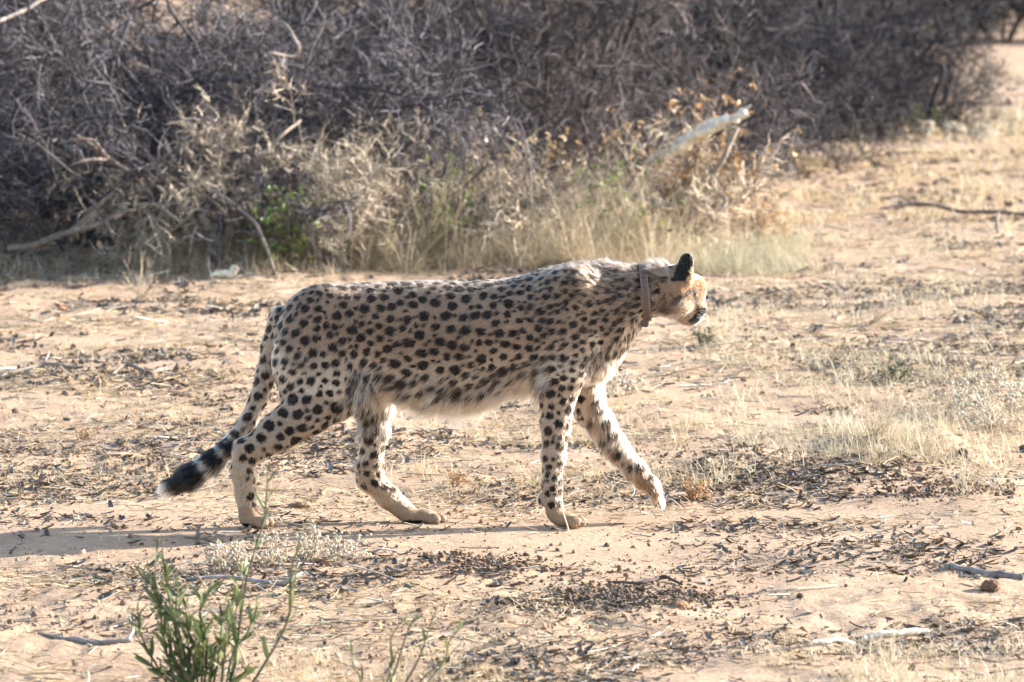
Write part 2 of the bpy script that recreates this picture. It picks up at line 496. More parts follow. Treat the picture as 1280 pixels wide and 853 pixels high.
# ------------------------------------------------------------------ cheetah
def W(px, py, u=0.0):
    return np.array(at(px, py, u * PX))
VOX = 0.0052
bb0 = np.array([-1.10, -0.185, -0.012]); bb1 = np.array([0.64, 0.185, 0.86])
dims = np.ceil((bb1 - bb0) / VOX).astype(int)
gx, gy, gzz = [bb0[k] + np.arange(dims[k]) * VOX for k in range(3)]
def sminf(a, b, k):
    h = np.clip(0.5 + 0.5 * (b - a) / k, 0, 1)
    return b + (a - b) * h - k * h * (1 - h)
FAR = 0.3
def region(lo, hi):
    a = np.maximum(np.floor((lo - bb0) / VOX).astype(int), 0)
    b = np.minimum(np.ceil((hi - bb0) / VOX).astype(int) + 1, dims)
    return tuple(slice(a[k], b[k]) for k in range(3))
def grids(s):
    return gx[s[0]][:, None, None], gy[s[1]][None, :, None], gzz[s[2]][None, None, :]
def limb_sdf(D, stations, kk, k_in=0.012):
    """stations: (px, py, u, r, ry) in photo pixels; blended chain of elliptic cones"""
    P_ = np.array([W(a, b, u) for a, b, u, r, ry in stations])
    r_ = np.array([s[3] for s in stations]) * PX
    q_ = np.array([s[4] for s in stations]) * PX
    pad = max(r_.max(), q_.max()) + 0.06
    s = region(P_.min(0) - pad, P_.max(0) + pad)
    x, y, z = grids(s)
    loc = None
    for i in range(len(P_) - 1):
        a, b = P_[i], P_[i + 1]
        d = b - a; L2 = d[0] ** 2 + d[2] ** 2 + 1e-12
        t = np.clip(((x - a[0]) * d[0] + (z - a[2]) * d[2]) / L2, 0, 1)
        rr = r_[i] + (r_[i + 1] - r_[i]) * t; qq = q_[i] + (q_[i + 1] - q_[i]) * t
        dx = x - a[0] - d[0] * t; dz = z - a[2] - d[2] * t; dy = y - a[1] - d[1] * t
        g = np.sqrt((dx * dx + dz * dz) / rr ** 2 + dy * dy / qq ** 2)
        v = (g - 1) * np.minimum(rr, qq) * 0.9
        loc = v if loc is None else sminf(loc, v, k_in)
    D[s] = sminf(D[s], loc, kk)
def ell_sdf(D, px, py, u, rx, ry, rz, kk, tilt=0.0, yaw=0.0, sub=False):
    c = W(px, py, u); e = np.array([rx, ry, rz]) * PX
    pad = e.max() + 0.05
    s = region(c - pad, c + pad)
    x, y, z = grids(s)
    dx, dy, dz = x - c[0], y - c[1], z - c[2]
    if yaw:
        dx, dy = dx * math.cos(yaw) + dy * math.sin(yaw), -dx * math.sin(yaw) + dy * math.cos(yaw)
    if tilt:
        dx, dz = dx * math.cos(tilt) + dz * math.sin(tilt), -dx * math.sin(tilt) + dz * math.cos(tilt)
    g = np.sqrt((dx / e[0]) ** 2 + (dy / e[1]) ** 2 + (dz / e[2]) ** 2)
    v = (g - 1) * e.min()
    if sub: D[s] = -sminf(-D[s], v, kk)
    else: D[s] = sminf(D[s], v, kk)
D = np.full(tuple(dims), FAR, np.float32)
# trunk and neck: (px, top, bottom, half width)
ST = np.array([
 (346, 402, 428, 10), (354, 388, 455, 24), (366, 377, 474, 33), (390, 364, 488, 40), (420, 357, 490, 43), (460, 354, 484, 43),
 (500, 352, 499, 43), (540, 352, 510, 46), (580, 353, 507, 49), (620, 351, 499, 51), (650, 346, 486, 52),
 (680, 337, 484, 51), (710, 331, 480, 47), (735, 330, 478, 43), (755, 331, 474, 40), (772, 333, 459, 37), (788, 334, 430, 34), (805, 334, 397, 31),
 (822, 332, 394, 29), (838, 334, 393, 27), (850, 340, 388, 22)], float)
sx = np.array([W(a, 400)[0] for a in ST[:, 0]])
top = np.array([W(640, b)[2] for b in ST[:, 1]]); bot = np.array([W(640, b)[2] for b in ST[:, 2]])
def smooth_interp(x, xp, fp):
    v = np.interp(x, xp, fp)
    k = np.hanning(13); k /= k.sum()
    return np.convolve(np.pad(v, 6, mode='edge'), k, 'valid')
T_, B_ = smooth_interp(gx, sx, top), smooth_interp(gx, sx, bot)
HW = smooth_interp(gx, sx, ST[:, 3] * PX)
cz, hz = (T_ + B_) / 2, (T_ - B_) / 2
xx, yy, zz = gx[:, None, None], gy[None, :, None], gzz[None, None, :]
# egg-shaped section, fuller above the middle
rel = (zz - cz[:, None, None]) / hz[:, None, None]
wfac = 1.0 - 0.10 * np.clip(-rel, -1, 1.2) - 0.08 * np.clip(rel, 0, 1.2)
g = (np.abs(rel) ** 2.15 + np.abs(yy / (HW[:, None, None] * wfac)) ** 2.15) ** (1 / 2.15)
tr = (g - 1) * np.minimum(hz, HW)[:, None, None] * 0.85
over = np.maximum(xx - sx[-1], sx[0] - xx)
tr = np.where(over > 0, np.sqrt(np.maximum(tr, 0) ** 2 + over ** 2) , tr)
D = np.minimum(D, tr).astype(np.float32)
# near hind leg
limb_sdf(D, [(402, 405, -22, 46, 22), (412, 445, -27, 50, 23), (418, 478, -31, 40, 20), (388, 511, -33, 29, 17), (350, 539, -33, 22, 13), (310, 565, -33, 16.5, 11)], 0.030, 0.02)
ell_sdf(D, 380, 452, -24, 34, 20, 44, 0.03, R(12))
ell_sdf(D, 369, 470, -22, 22, 17, 36, 0.025, R(14))
limb_sdf(D, [(305, 563, -33, 14, 9.5), (304, 590, -33, 14, 10), (307, 618, -33, 12, 10.5), (310, 640, -33, 12, 11.5)], 0.012)
# far hind leg
limb_sdf(D, [(430, 420, 20, 44, 20), (462, 470, 28, 30, 20), (468, 505, 30, 21, 17), (467, 545, 30, 16, 13), (463, 585, 30, 15, 11), (462, 600, 30, 15, 10)], 0.028, 0.015)
limb_sdf(D, [(462, 598, 30, 14.5, 10), (485, 622, 30, 13.5, 11), (512, 645, 30, 12, 12)], 0.012)
# near fore leg
limb_sdf(D, [(712, 372, -32, 34, 17), (705, 420, -36, 36, 19), (702, 462, -35, 31, 19), (697, 495, -33, 22, 16), (695, 530, -32, 17.5, 14), (692, 570, -32, 13.5, 11.5), (690, 605, -32, 11.5, 10.5), (693, 640, -32, 11, 11)], 0.028, 0.014)
ell_sdf(D, 678, 624, -32, 6, 5, 8, 0.01)
# far fore leg, swung forward
limb_sdf(D, [(722, 430, 28, 34, 18), (727, 480, 32, 24, 18), (738, 515, 33, 18, 15), (768, 557, 33, 14, 12), (793, 586, 33, 12, 10.5), (808, 603, 33, 11, 10)], 0.028, 0.014)
# paws
def paw(px, py, u, tilt=0.0, s=1.0, toes=True):
    c, sn = math.cos(tilt), math.sin(tilt)
    ell_sdf(D, px - 2 * c * s, py - 2 * sn * s, u, 16 * s, 13 * s, 10 * s, 0.012, -tilt)
    for k, (du, f, l) in enumerate(((-12.5, 10, 0), (-4.6, 17, 1), (4.6, 17, 1), (12.5, 10, 0))):
        ox, oy = f * s, 3.2 * s
        ell_sdf(D, px + ox * c - oy * sn, py + ox * sn + oy * c, u + du * s, 9.5 * s, 4.7 * s, 8.0 * s, 0.002, -tilt)
paw(317, 650, -33)
paw(532, 646, 30)
paw(707, 649, -32)
paw(818, 611, 33, R(60), 0.85)
# head, turned away from the viewer
ell_sdf(D, 845, 361, 2, 26, 25, 26, 0.03, 0, R(30))
ell_sdf(D, 857, 368, 10, 21, 22, 23, 0.02, R(-20), R(35))
ell_sdf(D, 845, 380, -8, 19, 15, 17, 0.02, R(-15), R(20))
ell_sdf(D, 867, 385, 18, 16, 16, 15, 0.016, R(-25), R(38))
ell_sdf(D, 872, 391, 24, 9, 11, 8, 0.01, R(-25), R(38))
ell_sdf(D, 860, 398, 14, 15, 13, 9, 0.014, R(-12), R(35))
ell_sdf(D, 869, 361, 11, 13, 16, 17, 0.014, 0, R(35))
# ears: cupped shells
for ex, ey, eu, yw in ((855, 336, -13, -50), (853, 343, 26, 100)):
    ell_sdf(D, ex - 3, ey + 10, eu, 14.5, 7.0, 13, 0.012, R(-8), R(yw) * 0.6)
    ell_sdf(D, ex + 2, ey - 3, eu, 11, 5.5, 17.5, 0.012, R(-14), R(yw) * 0.6)
ell_sdf(D, 863, 333, -10, 7, 8, 13, 0.005, R(-8), 0, True)
# tail
TAIL = [(351, 398, 2, 15, 14), (342, 430, 3, 14, 13), (334, 465, 4, 12.5, 12), (324, 497, 5, 11, 11), (308, 530, 6, 10, 10), (287, 560, 7, 11, 11), (262, 581, 8, 12.5, 12.5), (238, 596, 8, 13, 13), (214, 609, 8, 8, 8)]
limb_sdf(D, TAIL, 0.010, 0.012)

def surface_nets(D, org, h):
    S = D < 0
    nx_, ny_, nz_ = D.shape
    cnt = np.zeros((nx_ - 1, ny_ - 1, nz_ - 1), np.int8)
    corners = [(a, b, c) for a in (0, 1) for b in (0, 1) for c in (0, 1)]
    for a, b, c in corners:
        cnt += S[a:nx_ - 1 + a, b:ny_ - 1 + b, c:nz_ - 1 + c]
    act = (cnt > 0) & (cnt < 8)
    idx = np.full(act.shape, -1, np.int64)
    I = np.argwhere(act)
    idx[act] = np.arange(len(I))
    vals = {cn: D[I[:, 0] + cn[0], I[:, 1] + cn[1], I[:, 2] + cn[2]] for cn in corners}
    acc = np.zeros((len(I), 3)); num = np.zeros(len(I))
    for cn in corners:
        for ax in range(3):
            if cn[ax] == 0:
                c2 = list(cn); c2[ax] = 1; c2 = tuple(c2)
                v0, v1 = vals[cn], vals[c2]
                m = (v0 < 0) != (v1 < 0)
                t = np.where(m, v0 / (v0 - v1 + 1e-20), 0)
                p = np.tile(np.array(cn, float), (len(I), 1)); p[:, ax] += t
                acc[m] += p[m]; num[m] += 1
    V = (I + acc / num[:, None]) * h + org
    quads = []
    for ax in range(3):
        o1, o2 = [(1, 2), (2, 0), (0, 1)][ax]
        sl0 = [slice(None)] * 3; sl1 = [slice(None)] * 3
        sl0[ax] = slice(0, -1); sl1[ax] = slice(1, None)
        A, Bq = S[tuple(sl0)], S[tuple(sl1)]
        E = np.argwhere(A != Bq)
        ok = (E[:, o1] > 0) & (E[:, o2] > 0) & (E[:, o1] < D.shape[o1] - 1) & (E[:, o2] < D.shape[o2] - 1)
        E = E[ok]
        flip = ~A[E[:, 0], E[:, 1], E[:, 2]]
        def cell(d1, d2):
            e = E.copy(); e[:, o1] += d1; e[:, o2] += d2
            return idx[e[:, 0], e[:, 1], e[:, 2]]
        q = np.stack([cell(-1, -1), cell(0, -1), cell(0, 0), cell(-1, 0)], 1)
        q[flip] = q[flip][:, ::-1]
        quads.append(q)
    return V, np.concatenate(quads)
BV, BQ = surface_nets(D, bb0, VOX)
# relax
for _ in range(1):
    acc = np.zeros_like(BV); num = np.zeros(len(BV))
    for a in range(4):
        np.add.at(acc, BQ[:, a], BV[BQ[:, (a + 1) % 4]]); np.add.at(num, BQ[:, a], 1)
    BV = BV * 0.55 + 0.45 * acc / np.maximum(num, 1)[:, None]
fn = np.cross(BV[BQ[:, 2]] - BV[BQ[:, 0]], BV[BQ[:, 3]] - BV[BQ[:, 1]])
BN = np.zeros_like(BV)
for a in range(4): np.add.at(BN, BQ[:, a], fn)
BN /= np.linalg.norm(BN, axis=1)[:, None] + 1e-12
farea = np.linalg.norm(fn, axis=1) / 2

def to_px(p):
    """photo pixel of points near the animal"""
    d = p - np.array(CAM)
    f = d[:, 1] * CP - d[:, 2] * SP
    return 640 + F_PX * d[:, 0] / f, 426.5 - F_PX * (d[:, 1] * SP + d[:, 2] * CP) / f
def sample_surface(n, w=None):
    pr = farea if w is None else farea * w
    f = rng.choice(len(BQ), n, p=pr / pr.sum())
    a, b = rng.random(n)[:, None], rng.random(n)[:, None]
    q = BQ[f]
    mixp = lambda A: (A[q[:, 0]] * (1 - a) + A[q[:, 1]] * a) * (1 - b) + (A[q[:, 3]] * (1 - a) + A[q[:, 2]] * a) * b
    N = mixp(BN)
    return mixp(BV), N / (np.linalg.norm(N, axis=1)[:, None] + 1e-12)
TP = np.array([W(a, b, u) for a, b, u, r, ry in TAIL])
TPs = spline(TP, 60)
TL = np.concatenate([[0], np.cumsum(np.linalg.norm(np.diff(TPs, axis=0), axis=1))]); TL /= TL[-1]
def tail_param(p):
    best = np.full(len(p), 9.0); tp = np.zeros(len(p)); ti = np.zeros(len(p), int)
    for i in range(len(TPs)):
        d = np.linalg.norm(p - TPs[i], axis=1)
        m = d < best
        best[m] = d[m]; tp[m] = TL[i]; ti[m] = i
    return best, tp, ti
def zones(p, n):
    x, y = to_px(p)
    z = {}
    td, tt, ti = tail_param(p)
    z['tail'] = (td < 0.042) & ((x < 346) | (tt > 0.15)) & ~((x > 288) & (y > 545) & (p[:, 1] < -0.03)) & ~((p[:, 1] < -0.035))
    z['tt'], z['ti'] = tt, ti
    z['head'] = (x > 822) & (y < 410) & ~((x < 838) & (y < 352))
    leg_top = np.interp(x, [280, 420, 485, 503, 560, 620, 655, 672, 740, 780], [470, 500, 488, 524, 528, 514, 500, 484, 476, 440])
    z['leg'] = (y > leg_top) & ~z['tail'] & ~z['head']
    z['belly'] = (~z['leg']) & (n[:, 2] < -0.66) & (x > 440) & (x < 690) & ~z['tail']
    z['near'] = p[:, 1] < 0
    return x, y, z
# spots
def spot_layout():
    P0, N0 = sample_surface(22000)
    x, y, z = zones(P0, N0)
    rad = np.full(len(P0), 5.7)          # photo pixels
    rad[(x > 640)] = 4.5
    rad[(x > 745)] = 3.5
    rad[(x < 480) & (y < 480)] = 5.3
    rad[z['leg']] = 5.4
    rad[z['leg'] & (x < 440) & (y > 480) & (y < 560)] = 6.8
    rad[z['tail']] = 6.4
    rad[z['leg'] & (y > 575)] = 4.6
    rad *= rng.uniform(0.78, 1.22, len(P0))
    ban = z['head'] | (z['tail'] & (z['tt'] > 0.60)) | z['belly']
    ban |= (y > 632) & (x < 780)
    ban |= (x > 290) & (x < 303) & (y > 560)
    ban |= (x < 312) & (y > 610) & (x > 285)
    ban |= z['leg'] & (x > 440) & (x < 570) & (y > 612)
    ban |= z['leg'] & (x > 440) & (x < 520) & (y < 508)
    ban |= (x > 745) & (y > 455) & (y < 495)
    inner = (np.abs(P0[:, 1]) < 0.05) & z['leg'] & (np.sign(N0[:, 1]) != np.sign(P0[:, 1])) & (np.abs(N0[:, 1]) > 0.5) & (y < 560)
    ban |= inner & (P0[:, 1] < 0)
    ban |= z['leg'] & (x > 735) & (rng.random(len(P0)) < 0.93)
    C, Rr = [], []
    Ca = np.zeros((0, 3)); Ra = np.zeros(0)
    for ps in range(2):
        for i in rng.permutation(len(P0)):
            if ban[i]: continue
            r = rad[i] * PX * (1.0 if ps == 0 else 0.52)
            if len(Ca):
                dd = np.linalg.norm(Ca - P0[i], axis=1)
                if ps == 0:
                    if (dd < (Ra + r) * 1.20).any(): continue
                elif (dd < (Ra + r) * 1.22).any(): continue
            if ps == 1 and rng.random() < 0.25: continue
            Ca = np.vstack([Ca, P0[i]]); Ra = np.append(Ra, r)
    return Ca, Ra
SC, SR = spot_layout()
SA = rng.uniform(-0.5, 0.5, len(SC))
SE = rng.uniform(1.0, 1.2, len(SC))
def coat(p, n):
    """fur colour at surface points"""
    x, y, z = zones(p, n)
    N = len(p)
    tan = np.array([0.25, 0.168, 0.113]); cream = np.array([0.52, 0.41, 0.31]); white = np.array([0.70, 0.61, 0.50])
    rel = np.interp(x, [350, 480, 560, 660, 760], [0, 0, 0, 0, 0])
    topy = np.interp(x, ST[:, 0], ST[:, 1]); boty = np.interp(x, ST[:, 0], ST[:, 2])
    v = np.clip((y - topy) / (boty - topy), 0, 1.5)
    f = np.clip((v - 0.52 + 0.05 * vnoise(p * 40, 47)) / 0.44, 0, 1) ** 1.3
    c = tan[None] * (1 - f[:, None]) + cream[None] * f[:, None]
    # grizzled spine
    g = np.clip((0.10 - v) / 0.10, 0, 1) * (x < 740) * (y < 420)
    c = c * (1 - 0.45 * g[:, None]) + np.array([0.12, 0.09, 0.065])[None] * 0.45 * g[:, None]
    L = z['leg']
    inside = L & (np.sign(n[:, 1]) != np.sign(p[:, 1]))
    c[L] = tan * 0.62 + cream * 0.38
    c[inside] = cream * 0.8 + tan * 0.2
    c[L & (x > 440) & (x < 520) & (y < 600)] = cream * 0.85 + tan * 0.15
    c[L & (x > 735)] = tan * 0.75 + cream * 0.25
    c[L & (x < 330) & (y > 560)] = np.array([0.36, 0.255, 0.17])
    c[L & (x > 430) & (x < 520) & (y > 575)] = np.array([0.37, 0.25, 0.16])
    pw = (y > 632) & (x < 745)
    c[pw] = np.array([0.30, 0.20, 0.13])
    c[L & (x > 795)] = np.array([0.22, 0.135, 0.08])
    # neck front and chest are pale
    ch = (x > 735) & (x < 830) & (n[:, 0] > 0.45) & (y > 410)
    c[ch] = cream * 0.9
    # tail
    T = z['tail']; tt = z['tt']
    c[T] = tan * 0.6 + cream * 0.4
    c[T & (n[:, 2] < -0.2)] = cream
    wob = vnoise(p * 60, 5) * 0.022
    q = tt + wob
    band = ((q > 0.63) & (q < 0.672)) | ((q > 0.71) & (q < 0.775)) | ((q > 0.815) & (q < 0.99))
    c[T & (q > 0.60)] = cream * 0.95
    black = np.array([0.006, 0.005, 0.005])
    c[T & band] = black
    # head
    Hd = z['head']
    c[Hd] = tan * 0.88  # tan darkened to paint the cheek's shade into the coat
    fw = np.clip((378 - y + 5 * vnoise(p * 70, 44)) / 22, 0, 1) * np.clip((x - 838 + 6 * vnoise(p * 60, 45)) / 22, 0, 1) * Hd * 0.85
    c = c * (1 - fw[:, None]) + np.array([0.26, 0.125, 0.055]) * fw[:, None]
    c[Hd & (y > 392)] = cream * 0.75
    c[Hd & (y > 376) & (x > 850) & (x < 868)] = tan * 0.6 + cream * 0.4
    fr = Hd & (vnoise(p * 150, 33) > 0.38) & (y > 366) & (x < 862)
    c[fr] = c[fr] * 0.45
    # cheek stripe, eye line, lips
    def seg(x0, y0, x1, y1, wdt):
        dx, dy = x1 - x0, y1 - y0
        t = np.clip(((x - x0) * dx + (y - y0) * dy) / (dx * dx + dy * dy), 0, 1)
        return np.hypot(x - x0 - dx * t, y - y0 - dy * t) < wdt * (1 + 0.5 * vnoise(p * 90, 8))
    near_face = Hd & (p[:, 1] < 0.055)
    c[near_face & seg(842, 378, 868, 362, 2.8)] = np.array([0.07, 0.05, 0.04])
    c[near_face & seg(868, 364, 873, 388, 2.2)] = np.array([0.05, 0.035, 0.03])
    c[near_face & (seg(828, 382, 834, 392, 2.0) | seg(816, 383, 819, 394, 2.0) | seg(838, 384, 842, 389, 1.5))] = np.array([0.05, 0.04, 0.035])
    c[Hd & seg(866, 402, 880, 389, 4.2)] = black
    # ear
    ear = (x > 838) & (x < 874) & (y < 354) & (y > 308) & ((p[:, 2] - W(855, 350)[2]) > 0)
    eb = ear & seg(850, 350, 858, 322, 9.0) & (p[:, 1] < 0.012)
    c[ear & ~eb & (x > 858)] = np.array([0.45, 0.28, 0.15])
    c[eb] = np.array([0.018, 0.016, 0.016])
    # spots
    best = np.full(N, 9.0, np.float32)
    pj = p + 0.0022 * np.stack([vnoise(p * 130, 1), vnoise(p * 130, 2), vnoise(p * 130, 3)], 1)
    # elongated along the body
    od = np.argsort(pj[:, 0]); xs_ = pj[od, 0]
    for k in range(len(SC)):
        rr_ = SR[k] * 1.6
        a0, a1 = np.searchsorted(xs_, (SC[k, 0] - rr_, SC[k, 0] + rr_))
        ix = od[a0:a1]
        d = pj[ix] - SC[k]
        ca_, sa_ = math.cos(SA[k]), math.sin(SA[k])
        dx = d[:, 0] * ca_ + d[:, 2] * sa_; dz = -d[:, 0] * sa_ + d[:, 2] * ca_
        r = np.sqrt((dx / SE[k]) ** 2 + d[:, 1] ** 2 + (dz * math.sqrt(SE[k])) ** 2) / SR[k]
        best[ix] = np.minimum(best[ix], r)
    sp = (best < 1.0) & ~(T & (tt > 0.6))
    c[sp] = np.array([0.016, 0.0115, 0.009])
    # neck mottling
    nk = (x > 770) & (x < 838) & (y < 396) & ~sp
    mot = vnoise(p * np.array([110, 60, 60]), 12) > 0.42
    c[nk & mot] *= 0.35
    # black heel pads
    c[(y > 655) & (x < 312) & (n[:, 2] < 0.2)] = black
    c[(y > 650) & (x > 505) & (x < 528) & (n[:, 2] < 0.0)] = black
    return c, x, y, z

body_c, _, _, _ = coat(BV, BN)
mat_skin = vcol_mat('cheetah_coat', 0.9, 0.12, 120, spec=0.1)
cheetah = empty('cheetah', (0, 0, 0))
tag(cheetah, 'spotted cheetah walking to the right across the sand wearing a brown collar', 'cheetah')
body = link('body', np_mesh('body', BV, [BQ], body_c * 0.9, True), mat_skin, cheetah)

# fur strands
NF = 330000
FP, FN = sample_surface(NF)
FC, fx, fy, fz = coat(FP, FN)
flow = np.tile(np.array([-1.0, 0, -0.42]), (NF, 1))
Lg = np.full(NF, 0.0105)
m = fz['leg']; flow[m] = (-0.25, 0, -1.0); Lg[m] = 0.008
m = fz['leg'] & (fx < 430) & (fy < 560); flow[m] = (-0.8, 0, -0.65)
m = fz['leg'] & (fx > 450) & (fx < 560) & (fy > 590); flow[m] = (0.6, 0, -0.7)
m = fz['leg'] & (fx > 735); flow[m] = (0.55, 0, -0.8)
m = (fy > 632) & (fx < 745); Lg[m] = 0.0032
# haunch
m = (~fz['leg']) & (fx < 450) & ~fz['tail']; flow[m] = (-0.75, 0, -0.8); Lg[m] = 0.010
# belly fringe and flank fold
vv = np.clip((fy - np.interp(fx, ST[:, 0], ST[:, 1])) / (np.interp(fx, ST[:, 0], ST[:, 2]) - np.interp(fx, ST[:, 0], ST[:, 1])), 0, 1)
bl = np.clip((vv - 0.72) / 0.28, 0, 1) * ((fx > 440) & (fx < 690) & ~fz['leg'])
Lg += 0.032 * bl
flow[:, 2] -= 1.1 * bl
fl = fz['leg'] & (fx > 425) & (fx < 500) & (fy < 540); Lg[fl] = 0.022
# nape and chest
nw = np.clip((fx - 690) / 70, 0, 1) * np.clip((0.42 - vv) / 0.25, 0, 1) * (fx < 838) * (fy < 400) * ~fz['head']
Lg += nw * (0.008 + 0.010 * rng.random(NF))
flow = flow * (1 - nw[:, None]) + np.array([-1, 0, -0.05]) * nw[:, None]
m = (fx > 735) & (fx < 800) & (vv > 0.7) & (fy > 400); Lg[m] = 0.022; flow[m] = (-0.3, 0, -1)
m = (fx > 770) & (fx < 838) & (vv > 0.3) & ~fz['head']; Lg[m] = 0.015
m = fz['head']; flow[m] = (-1, -0.2, 0.0); Lg[m] = 0.0065
m = fz['head'] & (fy > 372) & (fx < 850); Lg[m] = 0.014; flow[m] = (-0.8, -.1, -0.6)
m = (fx > 838) & (fy < 350); flow[m] = (-0.1, -0.1, 1); Lg[m] = 0.006
# tail
tdir = np.gradient(TPs, axis=0); tdir /= np.linalg.norm(tdir, axis=1)[:, None]
m = fz['tail']; flow[m] = tdir[fz['ti'][m]]; Lg[m] = 0.008 + 0.021 * np.clip((fz['tt'][m] - 0.45) / 0.5, 0, 1)
# under the collar the coat lies flat
col_c = 806
Lg[(np.abs(fx - col_c - (fy - 365) * 0.02) < 4.5) & (fy > 322) & (fy < 415)] *= 0.25
Lg *= rng.uniform(0.65, 1.25, NF)
lift = 0.32 + 0.15 * vnoise(FP * 25, 40) + 0.22 * nw + 0.15 * bl
fl_t = flow - FN * np.sum(flow * FN, 1)[:, None]
fl_t /= np.linalg.norm(fl_t, axis=1)[:, None] + 1e-9
fl_t += 0.28 * np.stack([vnoise(FP * 18, 50), vnoise(FP * 18, 51), vnoise(FP * 18, 52)], 1)
fl_t += rng.normal(0, 0.12, (NF, 3))
# clumps
cell = np.floor(FP / 0.009 + 0.35 * np.stack([vnoise(FP * 150, 60), vnoise(FP * 150, 61), vnoise(FP * 150, 62)], 1)).astype(np.int64)
cl = np.stack([_hash(cell[:, 0], cell[:, 1], cell[:, 2], s) for s in (1, 2, 3)], 1)
Lc = Lg[:, None]
cell2 = np.floor(FP / 0.022 + 0.5 * np.stack([vnoise(FP * 70, 63), vnoise(FP * 70, 64), vnoise(FP * 70, 65)], 1)).astype(np.int64)
cl2 = np.stack([_hash(cell2[:, 0], cell2[:, 1], cell2[:, 2], s) for s in (4, 5, 6)], 1)
shag = np.clip(bl * 1.3 + 0.5 * nw, 0, 1)[:, None]
Lg *= (1 + 0.35 * shag[:, 0] * cl2[:, 0])
Lc = Lg[:, None]
d1 = fl_t + 0.22 * cl + 0.45 * shag * cl2
hp = np.empty((NF, 4, 3), np.float32)
root = FP - FN * 0.001
hp[:, 0] = root
hp[:, 1] = root + Lc * 0.33 * (d1 * 0.8 + FN * (lift * 1.5)[:, None])
hp[:, 2] = root + Lc * 0.67 * (d1 + FN * (lift * 1.1)[:, None])
hp[:, 3] = root + Lc * (d1 * 1.05 + FN * (lift * 0.75)[:, None]) - np.array([0, 0, 1.0]) * Lc * 0.10
hp[:, :, 2] = np.maximum(hp[:, :, 2], 0.002)
cu = bpy.data.hair_curves.new('fur')
cu.add_curves([4] * NF)
cu.attributes['position'].data.foreach_set('vector', hp.reshape(-1))
ra = cu.attributes.get('radius') or cu.attributes.new('radius', 'FLOAT', 'POINT')
ra.data.foreach_set('value', np.tile(np.array([0.00048, 0.00044, 0.00032, 0.00008], np.float32), NF))
ca = cu.attributes.new('Col', 'FLOAT_COLOR', 'CURVE')
jit = rng.uniform(0.72, 1.3, NF)[:, None] * (1 + (0.12 + 0.13 * fz['leg']) * fbm(FP * 26, 3, 70))[:, None]
c4 = np.ones((NF, 4), np.float32); c4[:, :3] = np.clip(FC * jit, 0.005, 0.9)
ca.data.foreach_set('color', c4.ravel())
m_fur, nt, b = new_mat('fur_strands')
a_ = nt.nodes.new('ShaderNodeAttribute'); a_.attribute_name = 'Col'
hb = nt.nodes.new('ShaderNodeBsdfHairPrincipled')
hb.parametrization = 'COLOR'
hb.inputs['Roughness'].default_value = 0.6
hb.inputs['IOR'].default_value = 1.38
hb.inputs['Radial Roughness'].default_value = 0.6
nt.links.new(a_.outputs['Color'], hb.inputs['Color'])
nt.nodes.remove(b)
nt.links.new(hb.outputs[0], nt.nodes['Material Output'].inputs[0])
cu.materials.append(m_fur)
fur = bpy.data.objects.new('fur', cu)
col.objects.link(fur); fur.parent = cheetah

# eyes, nose pad, whiskers, claws
def blob_mesh(name, c, e, colr, lvl=3):
    V, Fc = ico(lvl)
    mb = MB(); mb.add(V * np.array(e) + np.array(c), [Fc], colr)
    return mb.mesh(name, True)
m_eye, nt, b = new_mat('eye_gloss'); b.inputs['Base Color'].default_value = (0.035, 0.018, 0.008, 1); b.inputs['Roughness'].default_value = 0.08
m_nose, nt, b = new_mat('nose_skin'); b.inputs['Base Color'].default_value = (0.02, 0.016, 0.016, 1); b.inputs['Roughness'].default_value = 0.35
e1 = W(872, 366, 2); e2 = W(866, 366, 36)
link('eye', blob_mesh('eye', e1, (0.011, 0.011, 0.010), (1, 1, 1)), m_eye, cheetah)
link('eye', blob_mesh('eye', e2, (0.011, 0.011, 0.010), (1, 1, 1)), m_eye, cheetah)
link('nose', blob_mesh('nose', W(879, 389, 27), (0.010, 0.016, 0.008), (1, 1, 1)), m_nose, cheetah)
mb = MB()
random.seed(5)
for k in range(14):
    sdn = -1 if k % 2 else 1
    p0 = W(870 + random.uniform(-4, 4), 393 + random.uniform(-4, 4), 20 + sdn * 8)
    d = np.array([0.5 - 0.5 * (sdn < 0) * 0.3, sdn * 0.9 + 0.2, random.uniform(-.35, .25)]); d /= np.linalg.norm(d)
    Lw = random.uniform(0.04, 0.075)
    pth = np.array([p0 + d * Lw * s + np.array([0, 0, -0.012]) * s * s for s in np.linspace(0, 1, 5)])
    mb.add(*tube(pth, np.linspace(0.0005, 0.00015, 5), 3, False), (0.8, 0.78, 0.74))
link('whiskers', mb.mesh('whiskers'), M_STRAW, cheetah)
def claws(px, py, u, tilt=0.0):
    c, sn = math.cos(tilt), math.sin(tilt)
    for du, f in ((-11.5, 18), (-4.2, 24), (4.2, 24), (11.5, 18)):
        ox, oy = f, 5
        p0 = W(px + ox * c - oy * sn, py + ox * sn + oy * c, u + du)
        dr = np.array([c, 0, -sn]); dn = np.array([-sn, 0, -c])
        pth = np.array([p0, p0 + dr * 0.006, p0 + dr * 0.011 + dn * 0.003, p0 + dr * 0.013 + dn * 0.007])
        mb = MB(); mb.add(*tube(pth, [0.0025, 0.0022, 0.0014, 0.0004], 5, True), (0.12, 0.09, 0.07))
        link('claw', mb.mesh('claw', True), M_WOOD, cheetah)
claws(317, 650, -33); claws(532, 646, 30); claws(707, 649, -32); claws(818, 611, 33, R(60))
